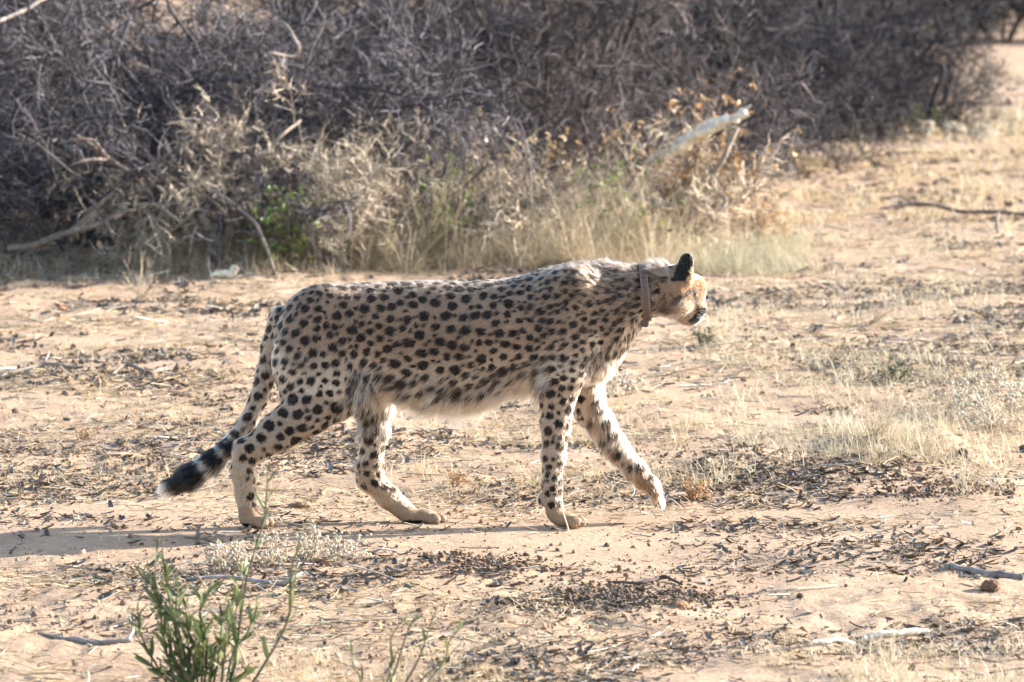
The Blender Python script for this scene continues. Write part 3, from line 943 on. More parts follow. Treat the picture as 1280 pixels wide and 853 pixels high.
# collar: stitched leather strap with a small pouch below
def collar_band(w, th, grow, colr, px0=806):
    mb = MB()
    n = 72
    rings = []
    a = np.arange(n) / n * 2 * np.pi
    prof = [(-w / 2, 0), (-w / 2, th * 0.8), (-w / 2 + 0.0015, th), (w / 2 - 0.0015, th), (w / 2, th * 0.8), (w / 2, 0)]
    c = (W(px0, 334)[2] + W(px0, 397)[2]) / 2; hz_ = (W(px0, 334)[2] - W(px0, 397)[2]) / 2
    hy = 31 * PX
    for dx, up in prof:
        e = grow + up
        z = c + np.sin(a) * (hz_ + e); y = np.cos(a) * (hy + e)
        x = W(px0, 365)[0] + dx - (z - c) * 0.10
        rings.append(np.stack([x, y, z], 1))
    V = np.concatenate(rings); k = len(prof)
    i = np.arange(n); j = (i + 1) % n
    Q = np.concatenate([np.stack([r * n + i, r * n + j, ((r + 1) % k) * n + j, ((r + 1) % k) * n + i], 1) for r in range(k)])
    mb.add(V, [Q], colr)
    return mb.mesh('collar', False)
m_leather = vcol_mat('collar_leather', 0.6, 0.3, 180, bump=0.4, spec=0.3)
collar = link('collar', collar_band(0.024, 0.004, 0.0055, (0.125, 0.088, 0.072)), m_leather, cheetah)
collar['label'] = 'brown leather collar around the neck'
for dx in (-0.0092, 0.0092):
    mb = MB(); n = 60
    a = np.arange(n) / n * 2 * np.pi
    c = (W(806, 334)[2] + W(806, 397)[2]) / 2; hz_ = (W(806, 334)[2] - W(806, 397)[2]) / 2
    V8, F8 = ico(1)
    pos = np.stack([W(806, 365)[0] + dx - np.sin(a) * hz_ * 0.10, np.cos(a) * (31 * PX + 0.0098), c + np.sin(a) * (hz_ + 0.0098)], 1)
    scatter(mb, V8, [F8], pos, rot_rand(n, 1), np.tile([0.0014, 0.0022, 0.0022], (n, 1)), np.tile([0.35, 0.27, 0.2], (n, 1)))
    link('stitching', mb.mesh('stitching'), m_leather, collar)
def rounded_box(c, e, bev, colr, tilt=0):
    import bmesh
    bm = bmesh.new()
    bmesh.ops.create_cube(bm, size=2)
    for v in bm.verts: v.co = Vector((v.co.x * e[0], v.co.y * e[1], v.co.z * e[2]))
    bmesh.ops.bevel(bm, geom=list(bm.edges), offset=bev, segments=3, affect='EDGES', profile=0.5)
    bmesh.ops.rotate(bm, verts=bm.verts, cent=(0, 0, 0), matrix=Matrix.Rotation(tilt, 3, 'Y'))
    for v in bm.verts: v.co += Vector(c)
    me = bpy.data.meshes.new('box'); bm.to_mesh(me); bm.free()
    ca_ = me.color_attributes.new('Col', 'FLOAT_COLOR', 'POINT')
    ca_.data.foreach_set('color', np.tile(np.array([*colr, 1.0], np.float32), len(me.vertices)))
    for p_ in me.polygons: p_.use_smooth = True
    return me
link('pouch', rounded_box(W(803, 401, -4), (0.019, 0.026, 0.017), 0.007, (0.11, 0.075, 0.06), 0.1), m_leather, collar)

# ------------------------------------------------------------------ loose ground cover (uncountable)
def field(n, y0, y1, seed, thr=None, scale=1.3, xpad=0.4, soft=0.25):
    """points on the visible ground, thinned to natural patches"""
    pts = []
    need = n
    while need > 0:
        m = max(need * 4, 2000)
        y = rng.uniform(y0, y1, m)
        half = (y - CAM.y) * 640 / F_PX + xpad
        x = rng.uniform(-1, 1, m) * half
        if thr is not None:
            f = fbm2(x, y, scale, 4, seed)
            keep = rng.random(m) < np.clip((f - thr) / soft, 0.035, 1)
            path = np.exp(-((y + 0.35) / 0.55) ** 2)      # the walked strip is cleaner
            keep &= rng.random(m) > 0.75 * path
            x, y = x[keep], y[keep]
        k = min(len(x), need)
        pts.append(np.stack([x[:k], y[:k]], 1)); need -= k
    p = np.concatenate(pts)
    return np.column_stack([p, ground_z(p[:, 0], p[:, 1])])
def pal(n, cols, jit=0.2):
    cols = np.array(cols)
    c = cols[rng.integers(0, len(cols), n)]
    return c * rng.uniform(1 - jit, 1 + jit, n)[:, None]
# curled leaf flake: 3 x 3 grid
u_, v_ = np.meshgrid(np.linspace(-1, 1, 4), np.linspace(-1, 1, 3))
FLV = np.stack([u_.ravel(), (v_ * (1 - 0.55 * u_ ** 2)).ravel() * 0.55, (0.28 * u_ ** 2 + 0.30 * v_ ** 2 - 0.05).ravel()], 1)
FLQ = np.array([(r * 4 + c, r * 4 + c + 1, r * 4 + c + 5, r * 4 + c + 4) for r in range(2) for c in range(3)])
mb = MB()
DK = [(0.13, 0.10, 0.08), (0.17, 0.13, 0.10), (0.10, 0.085, 0.075), (0.22, 0.17, 0.125), (0.20, 0.18, 0.16)]
p = field(15500, -4, 4.5, 3, 0.20); n = len(p); p[:, 2] += 0.003
scatter(mb, FLV, [FLQ], p, rot_rand(n, 0.65), np.minimum(rng.gamma(1.7, 0.0032, n), 0.013)[:, None] * np.array([1.5, 1.0, 0.7]) + 0.002, pal(n, DK))
p = field(13500, 4.5, 14, 3, 0.18); n = len(p); p[:, 2] += 0.004
scatter(mb, FLV, [FLQ], p, rot_rand(n, 0.65), np.minimum(rng.gamma(1.7, 0.0048, n), 0.018)[:, None] * np.array([1.6, 1.0, 0.7]) + 0.003, pal(n, DK))
p = field(3200, 14, 32, 3, 0.05); n = len(p); p[:, 2] += 0.004
scatter(mb, FLV, [FLQ], p, rot_rand(n, 0.6), np.minimum(rng.gamma(2.0, 0.008, n), 0.03)[:, None] * np.array([1.5, 1.0, 0.7]) + 0.004, pal(n, DK))
for (cx, cy, sx_, sy_, cnt, sz) in ((1010, 600, 190, 20, 900, 0.0042), (1150, 700, 130, 22, 600, 0.0036), (780, 752, 120, 12, 500, 0.003), (150, 482, 170, 14, 700, 0.0048), (950, 660, 140, 10, 400, 0.0036), (80, 600, 120, 16, 450, 0.004), (600, 715, 130, 14, 450, 0.0032), (1090, 440, 150, 14, 450, 0.005), (1130, 240, 140, 18, 350, 0.008), (400, 560, 120, 14, 350, 0.0042), (300, 790, 200, 18, 350, 0.003), (780, 815, 200, 16, 450, 0.003)):
    ab = rng.normal(0, 0.6, (cnt, 2))
    p = G_many(cx + ab[:, 0] * sx_, cy + ab[:, 1] * sy_); n = len(p); p[:, 2] += 0.003
    scatter(mb, FLV, [FLQ], p, rot_rand(n, 0.7), np.minimum(rng.gamma(1.7, sz, n), sz * 4)[:, None] * np.array([1.6, 1.0, 0.6]) + 0.002, pal(n, DK[:4]))
tag(link('leaf_litter', mb.mesh('leaf_litter'), M_LITTER), 'dark dry leaf litter strewn over the sand', 'leaf litter', kind='stuff')
# soil crumbs
mb = MB()
IV, IF = ico(1)
IV1 = IV * (1 + 0.25 * rng.normal(0, 1, (12, 1)) * 0.6)
for (cnt, y0, y1, sz) in ((7000, -4, 3, 0.0014), (3500, 3, 12, 0.0022)):
    p = field(cnt, y0, y1, 71, 0.0, 1.9); n = len(p)
    s = rng.gamma(1.8, sz, n) + 0.0015
    p[:, 2] += s * 0.25
    scatter(mb, IV1, [IF], p, rot_rand(n, 0.2), s[:, None] * rng.uniform(0.6, 1.3, (n, 3)), pal(n, [(0.30, 0.20, 0.13), (0.24, 0.16, 0.11), (0.17, 0.12, 0.09), (0.38, 0.27, 0.18)]))
# extra crumbly droppings-dark patch in the lower middle and right middle
for (cx, cy, sx_, sy_, cnt, sz) in ((775, 750, 130, 14, 1900, 0.0012), (1000, 592, 200, 22, 900, 0.0013), (600, 705, 60, 10, 350, 0.0014), (150, 470, 150, 6, 300, 0.002), (1190, 620, 90, 12, 500, 0.0014)):
    ab = rng.normal(0, 0.6, (cnt, 2))
    p = G_many(cx + ab[:, 0] * sx_, cy + ab[:, 1] * sy_); n = len(p)
    s = rng.gamma(2.0, sz, n) + 0.0015
    p[:, 2] += s * 0.3
    scatter(mb, IV1, [IF], p, rot_rand(n, 0.1), s[:, None] * rng.uniform(0.6, 1.3, (n, 3)), pal(n, [(0.16, 0.105, 0.07), (0.12, 0.085, 0.06), (0.21, 0.14, 0.095)]))
tag(link('soil_crumbs', mb.mesh('soil_crumbs'), M_CLOD), 'brown soil crumbs and crumbled droppings over the sand', 'soil', kind='stuff')
# straw and twig litter lying flat
def sticks(mb, p, L, r, cols, tilt=0.12):
    n = len(p)
    yaw = rng.uniform(0, np.pi * 2, n); t = rng.normal(0, tilt, n)
    d = np.stack([np.cos(yaw) * np.cos(t), np.sin(yaw) * np.cos(t), np.sin(t)], 1)
    side = np.stack([-np.sin(yaw), np.cos(yaw), np.zeros(n)], 1)
    up = np.cross(d, side)
    bend = rng.normal(0, 0.09, n)
    V = np.zeros((n, 4, 3, 3))
    for i, s in enumerate((-0.5, -0.17, 0.17, 0.5)):
        c = p + d * (L * s)[:, None] + side * (L * bend * (s * s * 4 - 0.4))[:, None] + np.array([0, 0, 1.0]) * (r * 1.2 + np.abs(np.sin(t)) * L * 0.5)[:, None]
        for j in range(3):
            a = j * 2.094
            V[:, i, j] = c + (side * math.cos(a) + up * math.sin(a)) * (r * (1 - 0.25 * abs(s)))[:, None]
    base = np.arange(n)[:, None, None] * 12
    q = np.array([(i * 3 + j, i * 3 + (j + 1) % 3, (i + 1) * 3 + (j + 1) % 3, (i + 1) * 3 + j) for i in range(3) for j in range(3)])
    mb.add(V.reshape(-1, 3), [(q[None] + base).reshape(-1, 4)], np.repeat(cols, 12, 0))
STRAW = [(0.56, 0.45, 0.28), (0.62, 0.52, 0.36), (0.48, 0.37, 0.22), (0.66, 0.60, 0.48), (0.42, 0.30, 0.17)]
mb = MB()
p = field(11000, -4, 4, 13, -0.05, 1.6); n = len(p)
sticks(mb, p, rng.gamma(3, 0.016, n) + 0.012, rng.uniform(0.0006, 0.0016, n), pal(n, STRAW))
p = field(9000, 4, 14, 13, -0.2, 1.6); n = len(p)
sticks(mb, p, rng.gamma(2, 0.03, n) + 0.02, rng.uniform(0.001, 0.0024, n), pal(n, STRAW))
p = field(2500, 14, 34, 13, -0.1, 0.8); n = len(p)
sticks(mb, p, rng.gamma(3, 0.05, n) + 0.03, rng.uniform(0.002, 0.005, n), pal(n, STRAW))
tag(link('straw_litter', mb.mesh('straw_litter'), M_STRAW), 'pale broken straw scattered over the ground', 'straw', kind='stuff')
mb = MB()
GW = [(0.24, 0.20, 0.17), (0.33, 0.29, 0.25), (0.16, 0.12, 0.10), (0.45, 0.40, 0.34)]
p = field(1100, -4, 4, 5, 0.05, 1.5); n = len(p)
sticks(mb, p, rng.gamma(2, 0.024, n) + 0.02, rng.uniform(0.001, 0.003, n), pal(n, GW), 0.08)
p = field(1300, 4, 16, 5, 0.0, 1.2); n = len(p)
sticks(mb, p, rng.gamma(2, 0.035, n) + 0.03, rng.uniform(0.0015, 0.005, n), pal(n, GW), 0.08)
tag(link('twig_litter', mb.mesh('twig_litter'), M_LITTER), 'small grey dead twigs littering the ground', 'twigs', kind='stuff')

# ------------------------------------------------------------------ dry grass
def blades(mb, p, h, w, cols, lean=0.35, droop=0.35):
    n = len(p)
    yaw = rng.uniform(0, 2 * np.pi, n); l = lean * rng.uniform(0.15, 1.7, n)
    d = np.stack([np.cos(yaw), np.sin(yaw), np.zeros(n)], 1)
    f = yaw + rng.normal(np.pi / 2, 0.5, n)
    side = np.stack([np.cos(f), np.sin(f), np.zeros(n)], 1)
    V = np.zeros((n, 5, 2, 3))
    for i, s in enumerate((0, 0.3, 0.6, 0.85, 1.0)):
        c = p + d * (h * (l * s + droop * l * s * s * s * 2))[:, None]
        c[:, 2] += h * (s - droop * l * s ** 3) * np.cos(np.minimum(l, 1.2))
        ww = (w * (1 - 0.85 * s))[:, None] * side
        V[:, i, 0] = c - ww; V[:, i, 1] = c + ww
    q = np.array([(i * 2, i * 2 + 1, i * 2 + 3, i * 2 + 2) for i in range(4)])
    mb.add(V.reshape(-1, 3), [(q[None] + np.arange(n)[:, None, None] * 10).reshape(-1, 4)], np.repeat(cols, 10, 0))
def tuft(mb, c, n, spread, h, w, palette, lean=0.4):
    a = rng.uniform(0, 6.283, n); r = spread * np.sqrt(rng.random(n))
    p = np.stack([c[0] + np.cos(a) * r, c[1] + np.sin(a) * r, np.full(n, c[2] - 0.004)], 1)
    blades(mb, p, h * rng.uniform(0.35, 1.1, n), np.full(n, w) * rng.uniform(0.6, 1.3, n), pal(n, palette), lean)
PALE = [(0.55, 0.45, 0.29), (0.62, 0.53, 0.37), (0.48, 0.38, 0.23), (0.68, 0.61, 0.47)]
GOLD = [(0.50, 0.36, 0.18), (0.56, 0.42, 0.23), (0.42, 0.29, 0.14), (0.58, 0.47, 0.30)]
GREYG = [(0.36, 0.32, 0.23), (0.42, 0.38, 0.28), (0.30, 0.27, 0.20), (0.46, 0.39, 0.27)]
mb = MB()
def zone(x0, x1, y0, y1, cnt, nb, h, w, palette, spread=0.05, lean=0.5, clump=None):
    g_ = G_many(rng.uniform(x0, x1, cnt * 8), rng.uniform(y0, y1, cnt * 8))
    if clump is not None:
        g_ = g_[fbm2(g_[:, 0], g_[:, 1], 1.6, 3, 88) >= clump]
    for q_ in g_[:cnt]:
        tuft(mb, q_, int(nb * rng.uniform(0.4, 1.6)), spread * rng.uniform(0.5, 1.5), h * rng.uniform(0.5, 1.4), w, palette, lean)
# tall grass along the foot of the bushes
BUFF = [(0.52, 0.41, 0.27), (0.58, 0.47, 0.32), (0.44, 0.34, 0.23), (0.64, 0.54, 0.39), (0.40, 0.33, 0.24)]  # buff straw, lightened to paint in sunlight the shrubs keep off
zone(190, 1000, 306, 343, 150, 24, 0.17, 0.0026, BUFF + PALE, 0.12, 0.85)
zone(-20, 420, 326, 349, 90, 18, 0.13, 0.0024, BUFF, 0.09, 0.8)
zone(440, 820, 312, 340, 190, 32, 0.36, 0.0019, BUFF + PALE, 0.14, 0.75)
zone(460, 860, 306, 336, 150, 30, 0.52, 0.0019, BUFF + PALE, 0.16, 0.7)
zone(190, 330, 318, 342, 70, 22, 0.34, 0.0025, BUFF, 0.12, 0.7)
zone(840, 1000, 306, 340, 70, 60, 0.19, 0.0014, [(0.36, 0.36, 0.25), (0.43, 0.40, 0.28), (0.52, 0.45, 0.32)], 0.13, 0.85)
zone(860, 1290, 172, 290, 260, 18, 0.13, 0.0035, PALE + GOLD, 0.12, 0.7, -0.1)
zone(900, 1280, 150, 176, 90, 22, 0.24, 0.0045, GREYG + PALE, 0.14, 0.4)
# clearing
zone(-10, 1290, 352, 630, 900, 12, 0.032, 0.0011, PALE + GOLD, 0.06, 1.1, -0.25)
zone(880, 1290, 300, 640, 260, 16, 0.085, 0.0013, PALE, 0.07, 0.9, -0.1)
zone(1020, 1180, 545, 590, 45, 30, 0.13, 0.0012, PALE + GREYG, 0.05, 0.8)
zone(880, 1290, 290, 460, 620, 18, 0.075, 0.0017, PALE, 0.11, 1.0, -0.45)
zone(900, 1290, 450, 620, 260, 24, 0.09, 0.0013, PALE + GREYG[:1], 0.06, 0.85, -0.1)
zone(470, 880, 480, 625, 230, 22, 0.075, 0.0012, PALE + GOLD, 0.06, 0.8, -0.1)
zone(-10, 460, 350, 610, 240, 16, 0.065, 0.0014, PALE + GOLD, 0.06, 0.9, 0.0)
zone(600, 1290, 640, 840, 60, 10, 0.04, 0.0010, PALE, 0.04, 1.0, 0.05)
zone(-10, 400, 670, 850, 40, 10, 0.04, 0.0010, PALE, 0.04, 1.0, 0.0)
zone(340, 640, 820, 885, 70, 22, 0.055, 0.0011, PALE + GOLD, 0.05, 0.8)
zone(950, 1290, 800, 885, 110, 24, 0.065, 0.0011, PALE, 0.05, 0.8)
tag(link('dry_grass', mb.mesh('dry_grass'), M_STRAW), 'pale dry grass growing through the clearing and under the bushes', 'grass', kind='stuff')

# ------------------------------------------------------------------ named plants
def stems_mesh(mb, c, n, h, spread, r, palette, forks=3, wob=0.15, seed=0):
    """wiry branching stems from one base; returns tips"""
    tips = []
    random.seed(seed)
    for k in range(n):
        az = random.uniform(0, 6.283); ln = random.uniform(0.1, 1.0) * spread
        d = np.array([math.cos(az) * ln, math.sin(az) * ln, 1.0]); d /= np.linalg.norm(d)
        L = h * random.uniform(0.55, 1.05)
        pth, dd = twig_path(np.array([c[0] + random.gauss(0, .01), c[1] + random.gauss(0, .01), c[2] - 0.005]), d, L, 5, wob, -0.02)
        cl = np.array(random.choice(palette)) * random.uniform(0.8, 1.2)
        mb.add(*tube(pth, np.linspace(r, r * 0.5, 6), 3, False), cl)
        tips.append(pth[-1])
        for f in range(forks):
            j = random.randint(1, 4)
            d2 = perp_dir((pth[j + 1] - pth[j]) / np.linalg.norm(pth[j + 1] - pth[j]), random.uniform(0.3, 0.9))
            if d2[2] < 0: d2[2] *= -0.5
            p2, _ = twig_path(pth[j], d2, L * random.uniform(0.2, 0.45), 3, wob, -0.02)
            mb.add(*tube(p2, np.linspace(r * 0.7, r * 0.35, 4), 3, False), cl)
            tips.append(p2[-1])
    return np.array(tips)
def woolly_plant(label, bases, n, h, spread, puff, seed, palette=[(0.5, 0.44, 0.34), (0.42, 0.35, 0.26)]):
    g0 = G(*bases[0])
    root = empty('woolly_plant', g0)
    tag(root, label, 'plant', 'dry plants with white woolly heads')
    tips = []
    for k, b in enumerate(bases):
        g1 = G(*b)
        ms = MB()
        tips.append(stems_mesh(ms, np.array(g1 - g0), n, h, spread, 0.0013, palette, 4, 0.2, seed + k))
        link('stems', ms.mesh('stems'), M_STRAW, root)
    t = np.concatenate(tips)
    t = np.repeat(t, 2, 0) + rng.normal(0, puff * 1.1, (len(t) * 2, 3))
    t = t[t[:, 2] > 0.004]
    mp = MB()
    scatter(mp, IV1, [IF], t, rot_rand(len(t), 0), puff * rng.uniform(0.5, 1.2, (len(t), 3)), pal(len(t), [(0.60, 0.54, 0.43), (0.50, 0.43, 0.32), (0.66, 0.61, 0.52)]))
    h_ = link('flower_heads', mp.mesh('flower_heads'), M_STRAW, root); h_['kind'] = 'stuff'
    return root
woolly_plant('low dry plant with white woolly heads in front of the rear paws', [(300, 722), (345, 716), (385, 708), (270, 726), (420, 706)], 13, 0.10, 1.0, 0.0042, 11)
woolly_plant('dry plant with white woolly heads at the right edge of the clearing', [(1205, 520), (1235, 512), (1265, 522), (1225, 535)], 13, 0.14, 0.9, 0.0055, 12)
woolly_plant('small white-headed dry plant just below the chest of the cheetah', [(765, 498), (785, 492)], 10, 0.09, 0.9, 0.0052, 13)
woolly_plant('white dry weed at the foot of the dark purplish far bush', [(1190, 178), (1225, 180), (1160, 176)], 14, 0.14, 0.9, 0.011, 14)
def wiry_plant(name, label, px, py, n, h, spread, r, palette, seed, leafs=0, leaf_pal=None, leaf=0.008):
    g0 = G(px, py)
    root = empty(name, g0)
    tag(root, label, 'plant')
    ms = MB(); t = stems_mesh(ms, np.zeros(3), n, h, spread, r, palette, 8 if leafs else 4, 0.22, seed)
    link('stems', ms.mesh('stems'), M_STRAW, root)
    if leafs:
        k = rng.integers(0, len(t), leafs)
        p = t[k] + rng.normal(0, leaf * 0.7, (leafs, 3))
        p[:, 2] = np.abs(p[:, 2])
        mp = MB(); scatter(mp, FLV, [FLQ], p, rot_rand(leafs, 0), leaf * rng.uniform(0.5, 1.2, (leafs, 3)), pal(leafs, leaf_pal))
        l = link('leaves', mp.mesh('leaves'), M_LEAF, root); l['kind'] = 'stuff'
    return root
GREEN = [(0.085, 0.12, 0.045), (0.11, 0.14, 0.055), (0.065, 0.09, 0.04), (0.16, 0.17, 0.08)]
RUST = [(0.34, 0.17, 0.07), (0.42, 0.24, 0.11), (0.28, 0.13, 0.06)]
wiry_plant('herb', 'small grey green herb in the clearing at right, left of the white woolly plant', 1112, 480, 16, 0.11, 0.9, 0.0014, [(0.16, 0.15, 0.08)], 21, 130, [(0.10, 0.12, 0.06), (0.15, 0.16, 0.09), (0.22, 0.21, 0.13)], 0.009)
wiry_plant('herb', 'tiny dark green herb on the sand below the chin of the cheetah', 878, 432, 12, 0.07, 0.6, 0.0014, [(0.16, 0.15, 0.08)], 22, 90, [(0.07, 0.085, 0.04), (0.11, 0.12, 0.06)], 0.008)
wiry_plant('dry_weed', 'twiggy dry weed on the pale grass right of the head', 1090, 408, 16, 0.13, 1.3, 0.0016, [(0.33, 0.26, 0.19), (0.42, 0.35, 0.26)], 23)
wiry_plant('dry_weed', 'rusty brown dry weed beside the raised front paw', 868, 628, 14, 0.07, 1.0, 0.0012, [(0.40, 0.28, 0.16)], 24, 90, RUST, 0.007)
wiry_plant('dry_weed', 'rusty brown dry weed between the middle legs of the cheetah', 572, 612, 14, 0.06, 1.1, 0.0012, [(0.40, 0.28, 0.16)], 25, 80, RUST, 0.006)
wiry_plant('dry_weed', 'pale bristly dry weed on the low mound at right', 1095, 572, 26, 0.14, 0.9, 0.0013, [(0.52, 0.44, 0.31), (0.44, 0.34, 0.24)], 26)
wiry_plant('dry_weed', 'pale stalky weed between the mound and the right edge', 1205, 625, 16, 0.17, 0.6, 0.0013, [(0.55, 0.48, 0.36)], 27)
wiry_plant('dry_weed', 'pale upright weed standing at the foot of the large grey bush', 180, 378, 16, 0.24, 0.5, 0.002, [(0.44, 0.37, 0.27)], 28)
wiry_plant('dry_weed', 'brown dry weed on the sand left of the tail', 108, 556, 14, 0.06, 1.0, 0.0012, [(0.36, 0.28, 0.18)], 29, 40, RUST, 0.006)
wiry_plant('dry_weed', 'pale feathery weed in the lower right corner', 1110, 842, 18, 0.15, 0.8, 0.001, [(0.56, 0.49, 0.37)], 30)
wiry_plant('green_shrub', 'small leafy green shrub at the foot of the bushes above the rump', 362, 344, 20, 0.42, 0.45, 0.0028, [(0.15, 0.13, 0.08)], 31, 220, [(0.13, 0.20, 0.05), (0.09, 0.14, 0.04), (0.18, 0.25, 0.07)], 0.018)  # green leaves lightened in colour to look sunlit in the bush shade
wiry_plant('green_shrub', 'sparse upright green shrub in front of the brown twiggy bush', 535, 336, 8, 0.62, 0.4, 0.0035, [(0.33, 0.29, 0.18)], 32, 90, [(0.13, 0.17, 0.06), (0.10, 0.13, 0.05), (0.19, 0.21, 0.09)], 0.018)
wiry_plant('green_shrub', 'green leafy sprig left of the propped white log', 785, 332, 12, 0.50, 0.5, 0.003, [(0.33, 0.28, 0.17)], 33, 110, [(0.15, 0.19, 0.05), (0.10, 0.14, 0.04), (0.22, 0.24, 0.09)], 0.019)
wiry_plant('green_shrub', 'green weed at the foot of the dark purplish far bush', 1150, 172, 12, 0.24, 0.6, 0.004, [(0.17, 0.17, 0.08)], 34, 90, [(0.14, 0.17, 0.06), (0.2, 0.22, 0.09)], 0.022)
wiry_plant('dry_shrub', 'dry shrub with orange brown withered leaves around the propped white log', 855, 318, 24, 0.80, 0.6, 0.0045, [(0.22, 0.16, 0.11)], 35, 620, [(0.36, 0.22, 0.11), (0.30, 0.17, 0.08), (0.42, 0.30, 0.17)], 0.017)
wiry_plant('dry_shrub', 'dry shrub with ochre withered leaves before the brown twiggy bush', 650, 325, 22, 0.72, 0.6, 0.004, [(0.24, 0.18, 0.12)], 36, 330, [(0.40, 0.29, 0.17), (0.34, 0.22, 0.12), (0.46, 0.36, 0.23)], 0.016)
wiry_plant('dry_shrub', 'low orange brown dry shrub right of the propped white log', 955, 310, 18, 0.30, 0.9, 0.003, [(0.32, 0.22, 0.14)], 37, 200, [(0.48, 0.31, 0.15), (0.42, 0.25, 0.12), (0.55, 0.42, 0.26)], 0.015)

# leafy plant in the foreground: every stem a part, every leaf a sub-part
def leaf_mesh(name, c0):
    mb = MB()
    nseg = 7
    V, C = [], []
    for i in range(nseg):
        s = i / (nseg - 1)
        w = 0.098 * math.sin(math.pi * min(s * 0.9 + 0.08, 1)) ** 0.8 * (1 - 0.25 * s)
        if i == nseg - 1: w = 0.004
        bend = -0.22 * s * s
        for a, f in ((-1, 0.05), (0, 0.0), (1, 0.05)):
            V.append((a * w, bend + f * (0.6 if a else 0), s))
            C.append(np.array(c0) * (1.25 if a == 0 else 1.0))
    Q = [(i * 3 + a, i * 3 + a + 1, i * 3 + a + 4, i * 3 + a + 3) for i in range(nseg - 1) for a in (0, 1)]
    mb.add(np.array(V), [np.array(Q)], np.array(C))
    me = mb.mesh(name, True); me.materials.append(M_LEAF)
    return me
LEAVES = [leaf_mesh('leaf', c) for c in ((0.10, 0.13, 0.045), (0.135, 0.16, 0.06), (0.08, 0.105, 0.042), (0.19, 0.205, 0.09), (0.065, 0.085, 0.045))]
def leafy_plant(name, label, base, stems, seed, leaf_len=(0.035, 0.08), gap=0.0155, dens=1.0, sc=(0.11, 0.10, 0.06), Yspread=0.07):
    random.seed(seed)
    g0 = on_ground(*base); g0.z = gz(g0)
    root = empty(name, g0); tag(root, label, 'plant')
    for k, (tx, ty, bx, lf) in enumerate(stems):
        tip = at(tx, ty, g0.y + random.uniform(-Yspread, Yspread)) - g0
        b0 = Vector(((bx - base[0]) * PX * 0.8, random.uniform(-0.04, 0.04), -0.01))
        mid = b0.lerp(tip, 0.5) + Vector((random.gauss(0, .012), random.gauss(0, .02), random.gauss(0.0, .008)))
        mid2 = b0.lerp(tip, 0.78) + Vector((random.gauss(0, .010), random.gauss(0, .015), 0))
        path = spline([tuple(b0), tuple(mid), tuple(mid2), tuple(tip)], 14)
        mb = MB(); mb.add(*tube(path, np.linspace(0.0034, 0.0014, 14), 6, True, 0.1, k), np.array(sc) * random.uniform(0.8, 1.3))
        st = link('stem', mb.mesh('stem', True), M_LEAF, root)
        L = np.linalg.norm(np.diff(path, axis=0), axis=1).sum()
        m = max(2, int(L / gap * dens * lf))
        for j in range(m):
            t = random.uniform(0.15, 1.0) if j else 1.0
            i = min(int(t * 13), 12)
            p = Vector(path[i]).lerp(Vector(path[i + 1]), t * 13 - i)
            d = Vector(path[i + 1] - path[i]).normalized()
            az = random.uniform(0, 6.283); an = random.uniform(0.25, 0.95) if t < 0.99 else 0.15
            out = Vector((math.cos(az), math.sin(az), 0.0))
            v = (d * math.cos(an) + out * math.sin(an)).normalized()
            if v.z < -0.1: v.z *= -0.3
            o = bpy.data.objects.new('leaf', random.choice(LEAVES)); col.objects.link(o)
            o.parent = st; o.location = p
            o.rotation_mode = 'QUATERNION'
            o.rotation_quaternion = v.to_track_quat('Z', 'Y') @ Quaternion((0, 0, 1), random.uniform(0, 6.28))
            l = random.uniform(*leaf_len) * (0.75 + 0.35 * (1 - t))
            o.scale = (l * random.uniform(0.8, 1.3), l, l)
    return root
leafy_plant('leafy_plant', 'green narrow leaved plant in the lower left foreground', (250, 872),
    [(183, 722, 225, 1.2), (205, 706, 235, 1.3), (196, 690, 228, 0.5), (222, 735, 240, 1.5), (172, 765, 222, 1.0), (232, 760, 245, 1.5), (262, 735, 252, 0.9), (282, 752, 262, 1.1),
     (335, 590, 288, 0.42), (377, 668, 300, 0.5), (305, 720, 275, 0.6), (318, 770, 280, 1.0), (210, 790, 230, 1.6), (250, 780, 250, 1.7), (275, 800, 262, 1.7), (295, 815, 275, 1.3), (235, 810, 240, 1.7), (190, 820, 222, 1.2), (262, 820, 255, 1.6), (308, 835, 280, 1.0), (215, 835, 232, 1.4), (245, 836, 248, 1.6)], 61)
leafy_plant('leafy_plant', 'thin sparse green plant at the bottom edge, right of the bushy green plant', (470, 885),
    [(550, 752, 480, 0.35), (592, 772, 500, 0.35), (520, 768, 470, 0.4), (440, 818, 455, 0.5), (570, 810, 495, 0.4), (498, 815, 470, 0.5), (508, 770, 472, 0.35)], 62, (0.02, 0.05), 0.014, 1.0, (0.20, 0.18, 0.11))
# pale stalk in front of the leafy plant
def stalk(label, a, b, r, c, bend=0.01, name='dry_stalk', cat='stalk'):
    pa, pb = np.array(a), np.array(b)
    m = (pa + pb) / 2 + np.array([bend, 0, bend])
    root_ = pa.copy()
    pth = spline([pa - root_, m - root_, pb - root_], 12)
    mb = MB(); mb.add(*tube(pth, np.linspace(r, r * 0.6, 12), 6, True, 0.08), c)
    return tag(link(name, mb.mesh(name, True), M_STRAW, None, Vector(root_)), label, cat)
g0 = G(318, 862); stalk('pale tan dry stalk leaning left across the bushy green plant', g0, at(245, 715, g0.y + 0.03), 0.0024, (0.52, 0.40, 0.27))
g0 = G(713, 671); stalk('pale straw leaning against the planted front paw', g0, at(699, 625, g0.y + 0.05), 0.0022, (0.66, 0.58, 0.42), 0.0)

